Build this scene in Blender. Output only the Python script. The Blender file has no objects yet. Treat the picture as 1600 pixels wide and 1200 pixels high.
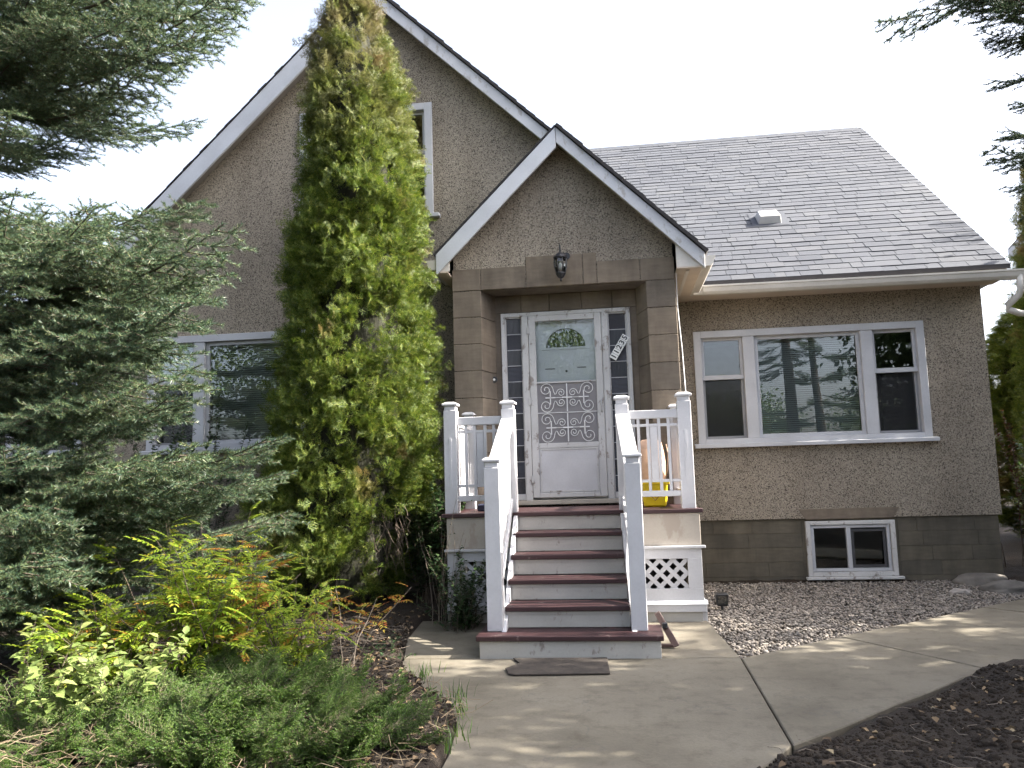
import bpy, bmesh, math, random
import numpy as np
from mathutils import Vector, Matrix
from mathutils.geometry import tessellate_polygon

rnd = random.Random(7)
rng = np.random.default_rng(7)
scene = bpy.context.scene
col = scene.collection
R = math.radians

# ------------------------------------------------------------------ camera
EYE = 1.32
def cam_axes(yaw, pitch, roll):
    cy, sy, cp, sp, cr, sr = math.cos(yaw), math.sin(yaw), math.cos(pitch), math.sin(pitch), math.cos(roll), math.sin(roll)
    F = Vector((sy*cp, cy*cp, sp)); r0 = Vector((cy, -sy, 0)); u0 = r0.cross(F)
    return r0*cr + u0*sr, u0*cr - r0*sr, F
right, up, fwd = cam_axes(R(-7.31), R(6.49), R(-1.67))
cd = bpy.data.cameras.new('camera'); cam = bpy.data.objects.new('camera', cd); col.objects.link(cam)
m = Matrix.Identity(4)
for i in range(3):
    m[i][0], m[i][1], m[i][2] = right[i], up[i], -fwd[i]
m[2][3] = EYE
cam.matrix_world = m
cd.sensor_width = 36; cd.lens = 1246/1600*36; cd.clip_start = .05; cd.clip_end = 3000
scene.camera = cam

# ------------------------------------------------------------------ sky, sun, exposure
SUN_AZ, SUN_EL = R(1.5), R(37)              # azimuth measured from +X towards +Y
S = Vector((math.cos(SUN_EL)*math.cos(SUN_AZ), math.cos(SUN_EL)*math.sin(SUN_AZ), math.sin(SUN_EL)))
world = bpy.data.worlds.new('World'); scene.world = world; world.use_nodes = True
wn = world.node_tree; bg = wn.nodes['Background']
sky = wn.nodes.new('ShaderNodeTexSky'); sky.sky_type = 'NISHITA'; sky.sun_disc = False
sky.sun_elevation = SUN_EL; sky.sun_rotation = math.pi/2 - SUN_AZ
sky.air_density = .75; sky.dust_density = 8.0; sky.ozone_density = 1.0; sky.altitude = 600
hsv = wn.nodes.new('ShaderNodeHueSaturation'); hsv.inputs['Saturation'].default_value = .58    # thin high haze pales the blue
wn.links.new(sky.outputs[0], hsv.inputs['Color']); wn.links.new(hsv.outputs[0], bg.inputs[0]); bg.inputs[1].default_value = .115
sl = bpy.data.lights.new('sun', 'SUN'); sl.energy = 3.7; sl.angle = R(.5); sl.color = (1, .93, .82)
so = bpy.data.objects.new('sun', sl); col.objects.link(so)
so.rotation_euler = S.to_track_quat('Z', 'Y').to_euler()
so.location = S*30
scene.view_settings.view_transform = 'Standard'; scene.view_settings.look = 'None'
scene.view_settings.gamma = 1; scene.view_settings.use_curve_mapping = False
scene.view_settings.exposure = 2.65
scene.cycles.max_bounces = 6; scene.cycles.diffuse_bounces = 3; scene.cycles.glossy_bounces = 3; scene.cycles.adaptive_threshold = .02; scene.cycles.transparent_max_bounces = 16
scene.cycles.caustics_reflective = False; scene.cycles.caustics_refractive = False

# ------------------------------------------------------------------ node helpers and materials
class N:
    def __init__(s, name):
        s.m = bpy.data.materials.new(name); s.m.use_nodes = True
        s.t = s.m.node_tree; s.b = s.t.nodes['Principled BSDF']; s.out = s.t.nodes['Material Output']
        s.tc = None
    def n(s, typ, **kw):
        nd = s.t.nodes.new(typ)
        for k, v in kw.items(): setattr(nd, k, v)
        return nd
    def link(s, a, b): s.t.links.new(a, b)
    def co(s, scale=(1,1,1), world=True):
        if world:
            g = s.n('ShaderNodeNewGeometry').outputs['Position']
        else:
            g = s.n('ShaderNodeTexCoord').outputs['Object']
        mp = s.n('ShaderNodeMapping'); mp.inputs['Scale'].default_value = scale
        s.link(g, mp.inputs[0]); return mp.outputs[0]
    def noise(s, co, scale, detail=4, rough=.55):
        nd = s.n('ShaderNodeTexNoise'); nd.inputs['Scale'].default_value = scale
        nd.inputs['Detail'].default_value = detail; nd.inputs['Roughness'].default_value = rough
        s.link(co, nd.inputs['Vector']); return nd.outputs['Fac']
    def ramp(s, f, stops):
        nd = s.n('ShaderNodeValToRGB'); e = nd.color_ramp.elements
        while len(e) < len(stops): e.new(.5)
        for el, (p, c) in zip(e, stops):
            el.position = p; el.color = (c[0], c[1], c[2], 1) if not isinstance(c, (int, float)) else (c, c, c, 1)
        s.link(f, nd.inputs[0]); return nd.outputs[0]
    def mix(s, f, a, b, mode='MIX'):
        nd = s.n('ShaderNodeMix', data_type='RGBA', blend_type=mode)
        for i, v in ((0, f), (6, a), (7, b)):
            if hasattr(v, 'is_linked'): s.link(v, nd.inputs[i])
            elif i == 0: nd.inputs[0].default_value = v
            else: nd.inputs[i].default_value = (*v, 1)
        return nd.outputs[2]
    def bump(s, h, strength=.3, dist=.01):
        nd = s.n('ShaderNodeBump'); nd.inputs['Strength'].default_value = strength; nd.inputs['Distance'].default_value = dist
        s.link(h, nd.inputs['Height']); s.link(nd.outputs[0], s.b.inputs['Normal']); return nd.outputs[0]
    def color(s, c):
        if hasattr(c, 'is_linked'): s.link(c, s.b.inputs['Base Color'])
        else: s.b.inputs['Base Color'].default_value = (*c, 1)
    def rough(s, v): s.b.inputs['Roughness'].default_value = v
    def island(s): return s.n('ShaderNodeNewGeometry').outputs['Random Per Island']
    def objrand(s): return s.n('ShaderNodeObjectInfo').outputs['Random']

M = {}
def mat_plain(name, c, rough=.6, var=.12, scale=6, metal=0):
    x = N(name); co = x.co()
    f = x.noise(co, scale, 5)
    a = tuple(v*(1-var) for v in c); b = tuple(min(1, v*(1+var)) for v in c)
    x.color(x.ramp(f, [(.3, a), (.7, b)])); x.rough(rough); x.b.inputs['Metallic'].default_value = metal
    M[name] = x.m; return x

def mat_stucco(name, base, dark, light, dens=.28):
    x = N(name); co = x.co()
    v = x.n('ShaderNodeTexVoronoi'); v.inputs['Scale'].default_value = 115; x.link(co, v.inputs['Vector'])
    sep = x.n('ShaderNodeSeparateColor'); x.link(v.outputs['Color'], sep.inputs[0])
    c1 = x.ramp(sep.outputs[0], [(0, dark), (dens*.6, dark), (dens, base), (.72, base), (.93, light), (1, light)])
    big = x.noise(co, .9, 5, .6)
    c2 = x.mix(.8, c1, x.ramp(big, [(.3, (.74, .72, .70)), (.7, (1.08, 1.06, 1.02))]), 'MULTIPLY')
    st = x.noise(x.co((2.2, 2.2, .25)), 1.2, 4)
    c3 = x.mix(.45, c2, x.ramp(st, [(.35, (.7, .68, .66)), (.6, (1.03, 1.03, 1.03))]), 'MULTIPLY')
    x.color(c3); x.rough(.95)
    x.bump(v.outputs['Distance'], .55, .012)
    M[name] = x.m
mat_stucco('stucco', (.305, .269, .222), (.084, .073, .061), (.42, .375, .31), .25)

def mat_stone(name, a, b):
    x = N(name); co = x.co(); w = x.n('ShaderNodeMapping')
    f = x.noise(co, 3.0, 8, .62); g = x.noise(x.co((1.2, 1, 7)), 5, 5)
    c = x.ramp(f, [(.28, a), (.72, b)])
    c = x.mix(.35, c, x.ramp(g, [(.35, (.66, .64, .62)), (.65, (1.1, 1.08, 1.05))]), 'MULTIPLY')
    r = x.objrand(); c = x.mix(.6, c, x.ramp(r, [(0, (.74, .72, .72)), (1, (1.2, 1.12, 1.03))]), 'MULTIPLY')
    wt = x.noise(x.co((3, 3, .5)), 1.6, 5, .65); c = x.mix(.6, c, x.ramp(wt, [(.36, (.62, .60, .57)), (.6, (1.08, 1.06, 1.03))]), 'MULTIPLY')
    x.color(c); x.rough(.9); x.bump(x.noise(co, 22, 6, .7), .28, .01); M[name] = x.m
mat_stone('stone', (.130, .112, .092), (.215, .185, .150))
mat_stone('foundation', (.080, .074, .060), (.135, .125, .100))

def mat_paint(name, c, peel=.5, under=(.24, .21, .19), rough=.45, wear_scale=9):
    x = N(name); co = x.co()
    f = x.noise(x.co((1, 1, .55)), wear_scale, 10, .68); d = x.noise(co, 2.3, 4)
    p = x.ramp(f, [(max(0, peel-.04), 1), (peel+.015, 0)])
    dirt = x.ramp(d, [(.3, tuple(v*.82 for v in c)), (.65, c)])
    fine = x.noise(co, 60, 3); dirt = x.mix(.22, dirt, x.ramp(fine, [(.35, (.8, .79, .78)), (.6, (1, 1, 1))]), 'MULTIPLY')
    x.color(x.mix(p, dirt, under)); x.rough(rough)
    x.bump(x.noise(x.co((1, 1, 1)), 35, 5), .12, .005); M[name] = x.m
mat_paint('trim_white', (.52, .53, .56), .27)
mat_paint('peeling_white', (.56, .555, .55), .43)
mat_paint('porch_white', (.55, .55, .57), .29)
mat_paint('riser_paint', (.42, .405, .375), .40)
mat_paint('fascia_paint', (.52, .54, .58), .24)
mat_paint('fascia_peeling', (.52, .53, .56), .44, (.33, .32, .31))
mat_paint('tread_red', (.036, .012, .0135), .39, (.13, .095, .09), .55, 7)
mat_paint('skirt_wood', (.43, .385, .33), .44, (.34, .29, .24), .7, 5)
mat_paint('gutter_paint', (.60, .57, .52), .2)
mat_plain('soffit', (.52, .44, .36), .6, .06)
mat_plain('rake_soffit_shade', (.20, .18, .16), .7, .1)  # soffit tone darkened to stand for the shade beneath the rakes
mat_plain('dark_metal', (.018, .018, .022), .4, .2)
mat_plain('came_lead', (.40, .40, .42), .45, .1)
mat_plain('black_plastic', (.012, .012, .013), .5)
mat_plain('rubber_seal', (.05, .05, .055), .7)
mat_plain('inner_door', (.82, .84, .85), .4, .03)
mat_plain('iron_white', (.72, .72, .72), .45, .05)
mat_plain('interior', (.24, .23, .22), .9)
mat_plain('interior_floor', (.12, .08, .05), .6)
mat_plain('blind_white', (.70, .71, .70), .5, .03)
mat_plain('mat_brown', (.034, .027, .022), .95, .35, 30)
mat_plain('yellow_plastic', (.78, .60, .012), .4, .06)
mat_plain('tan_fabric', (.52, .34, .24), .9, .12, 18)
mat_plain('emblem_red', (.22, .10, .05), .6)
mat_plain('navy_plastic', (.014, .018, .045), .5)
mat_plain('dark_board', (.050, .026, .022), .6, .3)
mat_plain('plaque_white', (.78, .78, .76), .4, .05)
mat_plain('plaque_black', (.012, .012, .012), .4)
mat_plain('vent_metal', (.50, .49, .47), .5, .08)
mat_plain('nb_wall', (.55, .47, .38), .8)
mat_plain('nb_roof', (.08, .07, .065), .9, .3)
mat_plain('roof_under', (.030, .029, .032), .95)
mat_plain('putty', (.30, .30, .31), .6)

def mat_screen(name, c, alpha):
    x = N(name); tr = x.n('ShaderNodeBsdfTransparent'); ms = x.n('ShaderNodeMixShader')
    x.color(c); x.rough(.7); ms.inputs[0].default_value = alpha
    x.link(tr.outputs[0], ms.inputs[1]); x.link(x.b.outputs[0], ms.inputs[2]); x.link(ms.outputs[0], x.out.inputs[0]); M[name] = x.m
mat_screen('insect_screen', (.022, .022, .025), .35)
mat_screen('storm_screen', (.26, .25, .26), .80)

def mat_glass(name, tint=(.86, .90, .90), ior=1.75, rough=.0, wob=0.0):
    x = N(name); tr = x.n('ShaderNodeBsdfTransparent'); tr.inputs[0].default_value = (*tint, 1)
    gl = x.n('ShaderNodeBsdfGlossy'); gl.inputs['Roughness'].default_value = rough
    fr = x.n('ShaderNodeFresnel'); fr.inputs[0].default_value = ior
    if wob:
        bp = x.n('ShaderNodeBump'); bp.inputs['Strength'].default_value = wob; bp.inputs['Distance'].default_value = .01
        x.link(x.noise(x.co(), 2.2, 1), bp.inputs['Height']); x.link(bp.outputs[0], gl.inputs['Normal'])
    ms = x.n('ShaderNodeMixShader'); x.link(fr.outputs[0], ms.inputs[0]); x.link(tr.outputs[0], ms.inputs[1]); x.link(gl.outputs[0], ms.inputs[2])
    x.link(ms.outputs[0], x.out.inputs[0]); M[name] = x.m
mat_glass('glass', wob=.012, ior=1.85)
mat_glass('storm_glass', (.97, .985, .99), 1.6)
mat_glass('lamp_glass', (.8, .82, .85), 1.8, .1)
def mat_reeded(name, direction):
    x = N(name); co = x.co()
    w = x.n('ShaderNodeTexWave', wave_type='BANDS', bands_direction=direction); w.inputs['Scale'].default_value = 22; x.link(co, w.inputs[0])
    x.color((.028, .030, .040)); x.rough(.16); x.bump(w.outputs[1], .5, .006); M[name] = x.m
mat_reeded('reeded_vertical', 'X'); mat_reeded('reeded_horizontal', 'Z')

def mat_shingle(name, per_island):
    x = N(name); co = x.co()
    r = x.island() if per_island else x.objrand()
    c = x.ramp(r, [(0, (.041, .047, .060)), (.4, (.049, .055, .069)), (.75, (.054, .060, .073)), (1, (.062, .067, .078))])
    f = x.noise(co, 190, 2); c = x.mix(.5, c, x.ramp(f, [(.3, (.62, .62, .64)), (.7, (1.2, 1.2, 1.2))]), 'MULTIPLY')
    g = x.noise(co, 1.1, 4); c = x.mix(.6, c, x.ramp(g, [(.3, (.82, .82, .84)), (.7, (1.08, 1.07, 1.05))]), 'MULTIPLY')
    x.color(c); x.rough(.92); x.bump(f, .25, .004); M[name] = x.m
mat_shingle('shingle', False); mat_shingle('shingle_field', True)

def mat_concrete():
    x = N('concrete'); co = x.co()
    a = x.noise(co, 1.4, 6, .6); b = x.noise(co, 55, 4, .7); s = x.noise(co, 7, 6, .7)
    c = x.ramp(a, [(.28, (.100, .087, .064)), (.50, (.145, .128, .098)), (.75, (.178, .160, .126))])
    c = x.mix(.5, c, x.ramp(b, [(.3, (.78, .77, .75)), (.7, (1.12, 1.12, 1.1))]), 'MULTIPLY')
    c = x.mix(.6, c, x.ramp(s, [(.32, (.55, .53, .48)), (.50, (1, 1, 1))]), 'MULTIPLY')
    v = x.n('ShaderNodeTexVoronoi', feature='DISTANCE_TO_EDGE'); v.inputs['Scale'].default_value = .55
    wv = x.n('ShaderNodeVectorMath', operation='ADD'); nz = x.n('ShaderNodeTexNoise'); nz.inputs['Scale'].default_value = 2.5; nz.inputs['Detail'].default_value = 6
    x.link(co, nz.inputs['Vector']); x.link(co, wv.inputs[0]); x.link(nz.outputs['Color'], wv.inputs[1]); x.link(wv.outputs[0], v.inputs['Vector'])
    c = x.mix(x.ramp(v.outputs['Distance'], [(0, .55), (.004, 0)]), c, (.09, .082, .07))
    x.color(c); x.rough(.9); x.bump(b, .25, .006); M['concrete'] = x.m
mat_concrete()

def mat_soil():
    x = N('soil'); co = x.co()
    a = x.noise(co, 2.2, 8, .7); b = x.noise(co, 40, 6, .75)
    c = x.ramp(a, [(.3, (.018, .012, .008)), (.6, (.036, .025, .016)), (.8, (.062, .044, .029))])
    c = x.mix(.7, c, x.ramp(b, [(.3, (.5, .5, .5)), (.62, (1.15, 1.1, 1.05)), (.75, (1.9, 1.7, 1.5))]), 'MULTIPLY')
    x.color(c); x.rough(1); x.bump(b, .9, .03); M['soil'] = x.m
mat_soil()
def mat_pebble():
    x = N('pebble'); r = x.island(); co = x.co()
    c = x.ramp(r, [(0, (.10, .088, .078)), (.25, (.17, .15, .13)), (.5, (.25, .215, .18)), (.75, (.21, .185, .165)), (.9, (.33, .295, .255)), (1, (.12, .108, .10))])
    c = x.mix(.3, c, x.ramp(x.noise(co, 60, 3), [(.3, (.7, .7, .7)), (.7, (1.1, 1.1, 1.1))]), 'MULTIPLY')
    x.color(c); x.rough(.85); M['pebble'] = x.m
mat_pebble()
mat_stone('rock', (.10, .095, .09), (.21, .20, .185))
mat_stone('pale_rock', (.33, .31, .29), (.46, .44, .42))

def mat_leaf(name, stops, trans=.35, obj=False, rough=.5, patch=None, dry=None):
    x = N(name); r = x.island(); co = x.co()
    c = x.ramp(r, stops)
    if obj: c = x.mix(.6, c, x.ramp(x.objrand(), [(0, (.72, .78, .82)), (1, (1.15, 1.12, 1.0))]), 'MULTIPLY')
    if patch:
        c = x.mix(x.ramp(x.noise(co, patch[0], 3), [(patch[1], 0), (patch[1]+.1, patch[3])]), c, patch[2])
    if dry:                                        # foliage dried brown towards the top of the tree
        sp = x.n('ShaderNodeSeparateXYZ'); x.link(co, sp.inputs[0]); mr = x.n('ShaderNodeMapRange'); mr.inputs[1].default_value = dry[0]; mr.inputs[2].default_value = dry[1]; x.link(sp.outputs[2], mr.inputs[0])
        mu = x.n('ShaderNodeMath', operation='MULTIPLY'); x.link(mr.outputs[0], mu.inputs[0]); x.link(x.ramp(x.noise(co, 3.5, 3), [(.35, .15), (.6, 1)]), mu.inputs[1])
        c = x.mix(mu.outputs[0], c, (.20, .155, .085))
    x.color(c); x.rough(rough)
    t = x.n('ShaderNodeBsdfTranslucent'); x.link(c, t.inputs[0]) if hasattr(c, 'is_linked') else None
    ms = x.n('ShaderNodeMixShader'); ms.inputs[0].default_value = trans
    x.link(x.b.outputs[0], ms.inputs[1]); x.link(t.outputs[0], ms.inputs[2]); x.link(ms.outputs[0], x.out.inputs[0]); M[name] = x.m
mat_leaf('spruce_needle', [(0, (.040, .082, .055)), (.5, (.075, .122, .066)), (.85, (.125, .165, .074)), (1, (.18, .20, .085))], .3, True, .45)
mat_leaf('cedar_leaf', [(0, (.042, .078, .010)), (.5, (.095, .145, .018)), (.85, (.160, .200, .028)), (1, (.25, .25, .05))], .36, False, .55, (1.6, .62, (.24, .16, .07), .8), (4.3, 6.6))
mat_leaf('juniper_leaf', [(0, (.024, .070, .012)), (.5, (.070, .150, .022)), (1, (.17, .26, .04))], .3, True, .55)
mat_leaf('shrub_leaf', [(0, (.13, .21, .022)), (.5, (.22, .32, .032)), (.85, (.33, .40, .05)), (1, (.46, .40, .05))], .55, False, .4)
mat_leaf('pale_leaf', [(0, (.15, .21, .06)), (.6, (.24, .31, .10)), (1, (.32, .36, .13))], .45, False, .45)
mat_leaf('red_leaf', [(0, (.07, .016, .012)), (.6, (.10, .045, .018)), (1, (.06, .07, .02))], .4, False, .5)
mat_leaf('autumn_leaf', [(0, (.22, .055, .022)), (.35, (.34, .15, .03)), (.65, (.40, .29, .05)), (1, (.26, .29, .05))], .5, False, .4)
mat_leaf('vine_leaf', [(0, (.020, .045, .018)), (.6, (.040, .080, .028)), (1, (.075, .115, .040))], .35, False, .4)
mat_leaf('tree_leaf', [(0, (.035, .070, .016)), (.6, (.065, .115, .026)), (1, (.11, .15, .04))], .35, False, .5)
mat_leaf('litter_leaf', [(0, (.050, .034, .022)), (.5, (.14, .090, .045)), (.8, (.26, .18, .10)), (1, (.33, .27, .16))], .1, False, .8)
mat_leaf('dry_stem_mat', [(0, (.11, .080, .048)), (.6, (.19, .145, .092)), (1, (.30, .24, .16))], .1, False, .8)
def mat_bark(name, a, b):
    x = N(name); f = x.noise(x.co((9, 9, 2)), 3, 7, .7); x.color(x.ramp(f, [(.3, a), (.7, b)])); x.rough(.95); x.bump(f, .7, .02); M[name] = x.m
mat_bark('bark', (.028, .022, .018), (.085, .066, .052)); mat_bark('inner_shade', (.010, .011, .006), (.030, .030, .016)); mat_bark('twig', (.055, .040, .030), (.13, .10, .075)); mat_bark('pale_twig', (.17, .135, .105), (.30, .25, .20))  # the near-black inner tone paints shade deep within the foliage

# ------------------------------------------------------------------ mesh helpers
class MB:
    def __init__(s): s.v = []; s.f = []
    def add(s, vs, fs):
        o = len(s.v); s.v += [tuple(v) for v in vs]; s.f += [tuple(i+o for i in f) for f in fs]; return s
    def box(s, x0, x1, y0, y1, z0, z1):
        return s.add([(x0,y0,z0),(x1,y0,z0),(x1,y1,z0),(x0,y1,z0),(x0,y0,z1),(x1,y0,z1),(x1,y1,z1),(x0,y1,z1)],
                     [(0,3,2,1),(4,5,6,7),(0,1,5,4),(1,2,6,5),(2,3,7,6),(3,0,4,7)])
    def prism(s, poly, d):
        """poly: list of 3D points (a planar loop); d: extrusion vector"""
        n = len(poly); d = Vector(d); a = [Vector(p) for p in poly]
        return s.add(a+[p+d for p in a], [tuple(range(n))[::-1], tuple(range(n, 2*n))]+[(i, (i+1) % n, (i+1) % n+n, i+n) for i in range(n)])
    def profile(s, prof, p0, p1, side, upv=(0,0,1)):
        """sweep a 2D profile (side, up) from p0 to p1"""
        side = Vector(side); upv = Vector(upv)
        return s.prism([Vector(p0)+side*a+upv*b for a, b in prof], Vector(p1)-Vector(p0))
    def tube(s, pts, r, n=6, cap=True):
        pts = [Vector(p) for p in pts]; rs = r if isinstance(r, (list, tuple)) else [r]*len(pts)
        vs = []; fs = []; ref = Vector((.31, .17, .93)).normalized()
        for i, p in enumerate(pts):
            t = (pts[min(i+1, len(pts)-1)]-pts[max(i-1, 0)])
            if t.length < 1e-9: t = Vector((0, 0, 1))
            t.normalize(); a = t.cross(ref)
            if a.length < .05: a = t.cross(Vector((1, 0, 0)))
            a.normalize(); b = t.cross(a)
            for k in range(n):
                an = 2*math.pi*k/n; vs.append(p+(a*math.cos(an)+b*math.sin(an))*rs[i])
        for i in range(len(pts)-1):
            for k in range(n): fs.append((i*n+k, i*n+(k+1) % n, (i+1)*n+(k+1) % n, (i+1)*n+k))
        if cap: fs += [tuple(range(n))[::-1], tuple(range((len(pts)-1)*n, len(pts)*n))]
        return s.add(vs, fs)
    def lathe(s, prof, c, n=12):
        vs = []; fs = []
        for r, z in prof:
            for k in range(n):
                a = 2*math.pi*(k+.5)/n; vs.append((c[0]+r*math.cos(a), c[1]+r*math.sin(a), c[2]+z))
        for i in range(len(prof)-1):
            for k in range(n): fs.append((i*n+k, i*n+(k+1) % n, (i+1)*n+(k+1) % n, (i+1)*n+k))
        fs += [tuple(range(n))[::-1], tuple(range((len(prof)-1)*n, len(prof)*n))]
        return s.add(vs, fs)
    def build(s, name, mat, parent=None, bevel=0, smooth=False):
        me = bpy.data.meshes.new(name); me.from_pydata([tuple(v) for v in s.v], [], s.f); me.update()
        for m_ in (mat if isinstance(mat, (list, tuple)) else [mat]): me.materials.append(M[m_])
        bm = bmesh.new(); bm.from_mesh(me); bmesh.ops.recalc_face_normals(bm, faces=bm.faces)
        if bevel: bmesh.ops.bevel(bm, geom=bm.edges[:], offset=bevel, segments=1, affect='EDGES', clamp_overlap=True)
        bm.to_mesh(me); bm.free()
        if smooth: me.polygons.foreach_set('use_smooth', [True]*len(me.polygons))
        o = bpy.data.objects.new(name, me); col.objects.link(o); o.parent = parent
        return o

def tag(o, label=None, cat=None, group=None, kind=None):
    for k, v in (('label', label), ('category', cat), ('group', group), ('kind', kind)):
        if v: o[k] = v
    return o
def empty(name, loc=(0, 0, 0)):
    o = bpy.data.objects.new(name, None); o.location = loc; o.empty_display_size = .1; col.objects.link(o); return o
def rebase(root, loc):
    """put a thing's Empty at its base while its parts (modelled in world coordinates) stay"""
    root.location = loc
    for ch in root.children: ch.matrix_parent_inverse = Matrix.Translation(-Vector(loc))
def copy_tree(o, parent=None):
    c = o.copy(); col.objects.link(c); c.parent = parent
    for ch in o.children: copy_tree(ch, c)
    return c
def tri_mesh(name, V, F, mats, parent=None, mi=None):
    me = bpy.data.meshes.new(name); V = np.asarray(V, np.float32); F = np.asarray(F, np.int32)
    me.vertices.add(len(V)); me.vertices.foreach_set('co', V.ravel())
    k = F.shape[1]; me.loops.add(F.size); me.loops.foreach_set('vertex_index', F.ravel())
    me.polygons.add(len(F)); me.polygons.foreach_set('loop_start', np.arange(0, F.size, k, dtype=np.int32))
    for m_ in mats: me.materials.append(M[m_])
    if mi is not None: me.polygons.foreach_set('material_index', np.asarray(mi, np.int32))
    me.update(calc_edges=True)
    o = bpy.data.objects.new(name, me); col.objects.link(o); o.parent = parent; return o
def wall_mesh(outer, holes, Y, thick, name, mat, parent):
    """vertical wall in plane Y with holes; outer/holes: lists of (x,z)"""
    loops = [outer]+holes; mb = MB(); base = []
    pts = [p for l in loops for p in l]; n = len(pts)
    tris = tessellate_polygon([[Vector((p[0], p[1], 0)) for p in l] for l in loops])
    vs = [(p[0], Y, p[1]) for p in pts]+[(p[0], Y+thick, p[1]) for p in pts]
    fs = [tuple(t) for t in tris]+[tuple(i+n for i in t[::-1]) for t in tris]
    o = 0
    for l in loops:
        k = len(l)
        fs += [(o+i, o+(i+1) % k, o+(i+1) % k+n, o+i+n) for i in range(k)]; o += k
    mb.add(vs, fs); return mb.build(name, mat, parent)
def rect(x0, x1, z0, z1): return [(x0, z0), (x1, z0), (x1, z1), (x0, z1)]

# value noise for terrain
_P = rng.random((64, 64))
def vnoise(x, y):
    x = np.asarray(x); y = np.asarray(y); xi = np.floor(x).astype(int); yi = np.floor(y).astype(int); fx = x-xi; fy = y-yi
    fx = fx*fx*(3-2*fx); fy = fy*fy*(3-2*fy); g = lambda a, b: _P[a % 64, b % 64]
    return (g(xi, yi)*(1-fx)+g(xi+1, yi)*fx)*(1-fy)+(g(xi, yi+1)*(1-fx)+g(xi+1, yi+1)*fx)*fy
def fbm(x, y, o=4):
    s = 0; a = .5
    for i in range(o): s = s+a*(vnoise(x*2**i+17*i, y*2**i+5*i)-.5); a *= .5
    return s
def in_poly(px, py, poly):
    px = np.asarray(px); py = np.asarray(py); c = np.zeros(px.shape, bool); n = len(poly); j = n-1
    for i in range(n):
        xi, yi = poly[i]; xj, yj = poly[j]
        if yi != yj: c ^= ((yi > py) != (yj > py)) & (px < (xj-xi)*(py-yi)/(yj-yi)+xi)
        j = i
    return c

# ================================================================== THE SETTING
slab_polys = [
    [(-1.62,5.895),(.80,5.935),(.72,7.40),(-1.85,7.40),(-1.78,6.6)],
    [(-1.61,5.87),(.795,5.91),(.765,4.11),(.66,3.92),(.52,3.72),(.36,3.42),(.22,3.045),(-.84,3.045),(-.85,3.5),(-.86,3.9),(-.90,4.30),(-.98,4.60),(-1.14,4.86),(-1.32,5.18),(-1.47,5.45),(-1.58,5.68)],
    [(-.84,3.02),(.21,3.02),(.12,2.2),(.10,-3),(-.9,-3),(-.88,2.2)],
    [(.806,5.915),(1.648,6.64),(2.285,5.60),(2.03,5.37),(1.75,5.08),(1.47,4.81),(1.1,4.42),(.776,4.115)],
    [(1.66,6.645),(2.2,7.07),(3.22,7.90),(3.98,7.02),(3.3,6.42),(2.64,5.88),(2.295,5.61)],
    [(3.24,7.92),(3.8,8.37),(5.0,9.4),(8.0,12.2),(8.9,11.3),(5.6,8.5),(4.0,7.04)],
]
walk = empty('walkway', (0, 5, 0)); tag(walk, 'pale concrete garden walk leading to the porch steps', kind='structure')
for i, p in enumerate(slab_polys):
    mb = MB(); mb.prism([(x, y, -.12) for x, y in p], (0, 0, .12+.0015*(i % 3)))
    o = mb.build('slab', 'concrete', None, bevel=.006); o.parent = walk; o.matrix_parent_inverse = Matrix.Translation(-Vector(walk.location))

gravel_poly = [(.83,5.98),(2.2,7.10),(3.22,7.94),(3.8,8.41),(4.45,8.98),(4.45,10.0),(-.3,10.0),(.70,8.4),(.735,7.35)]
def axis(lo, hi, step, far):
    a = list(np.arange(lo, hi, step)); b = [lo-d for d in (1, 3, 7, 15, 40, 120, 500)][::-1]; c = [hi+d for d in (1, 3, 7, 15, 40, 120, 500)]
    return np.array(b+a+c)
gx, gy = axis(-7, 5.5, .055, 500), axis(1.2, 11, .055, 500)
GX, GY = np.meshgrid(gx, gy); near = ((GX > -7) & (GX < 5.5) & (GY > 1.2) & (GY < 11))
def ground_h(x, y):
    h = .012+.10*fbm(x*1.1, y*1.1, 4)+.055*fbm(x*7, y*7, 3)
    h = np.where(x < -.7, h+.02+.05*np.clip((-x-1.2)/3, 0, 1), h-.005)
    return h
GZ = np.where(near, ground_h(GX, GY), -.02)
wm = np.zeros(GX.shape, bool)
for p in slab_polys:
    cx = sum(a for a, b in p)/len(p); cy = sum(b for a, b in p)/len(p)
    wm |= in_poly(GX, GY, [(cx+(a-cx)*1.02, cy+(b-cy)*1.02) for a, b in p])
wm |= in_poly(GX, GY, [(.6,3.9),(1.0,4.3),(2.4,5.7),(1.7,6.7),(.75,5.95)])
gm = in_poly(GX, GY, gravel_poly)
GZ = np.where(gm, -.075, GZ); GZ = np.where(wm, -.09, GZ)
porch_m = (GX > -1.75) & (GX < .8) & (GY > 7.2) & (GY < 10); GZ = np.where(porch_m, -.09, GZ)
nx, ny = len(gx), len(gy); idx = np.arange(nx*ny).reshape(ny, nx)
F = np.stack([idx[:-1, :-1], idx[:-1, 1:], idx[1:, 1:], idx[1:, :-1]], -1).reshape(-1, 4)
g = tri_mesh('ground', np.stack([GX, GY, GZ], -1).reshape(-1, 3), F, ['soil']); tag(g, 'dark bare garden soil around the walk', kind='structure')
g.data.polygons.foreach_set('use_smooth', [True]*len(g.data.polygons))

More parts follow.
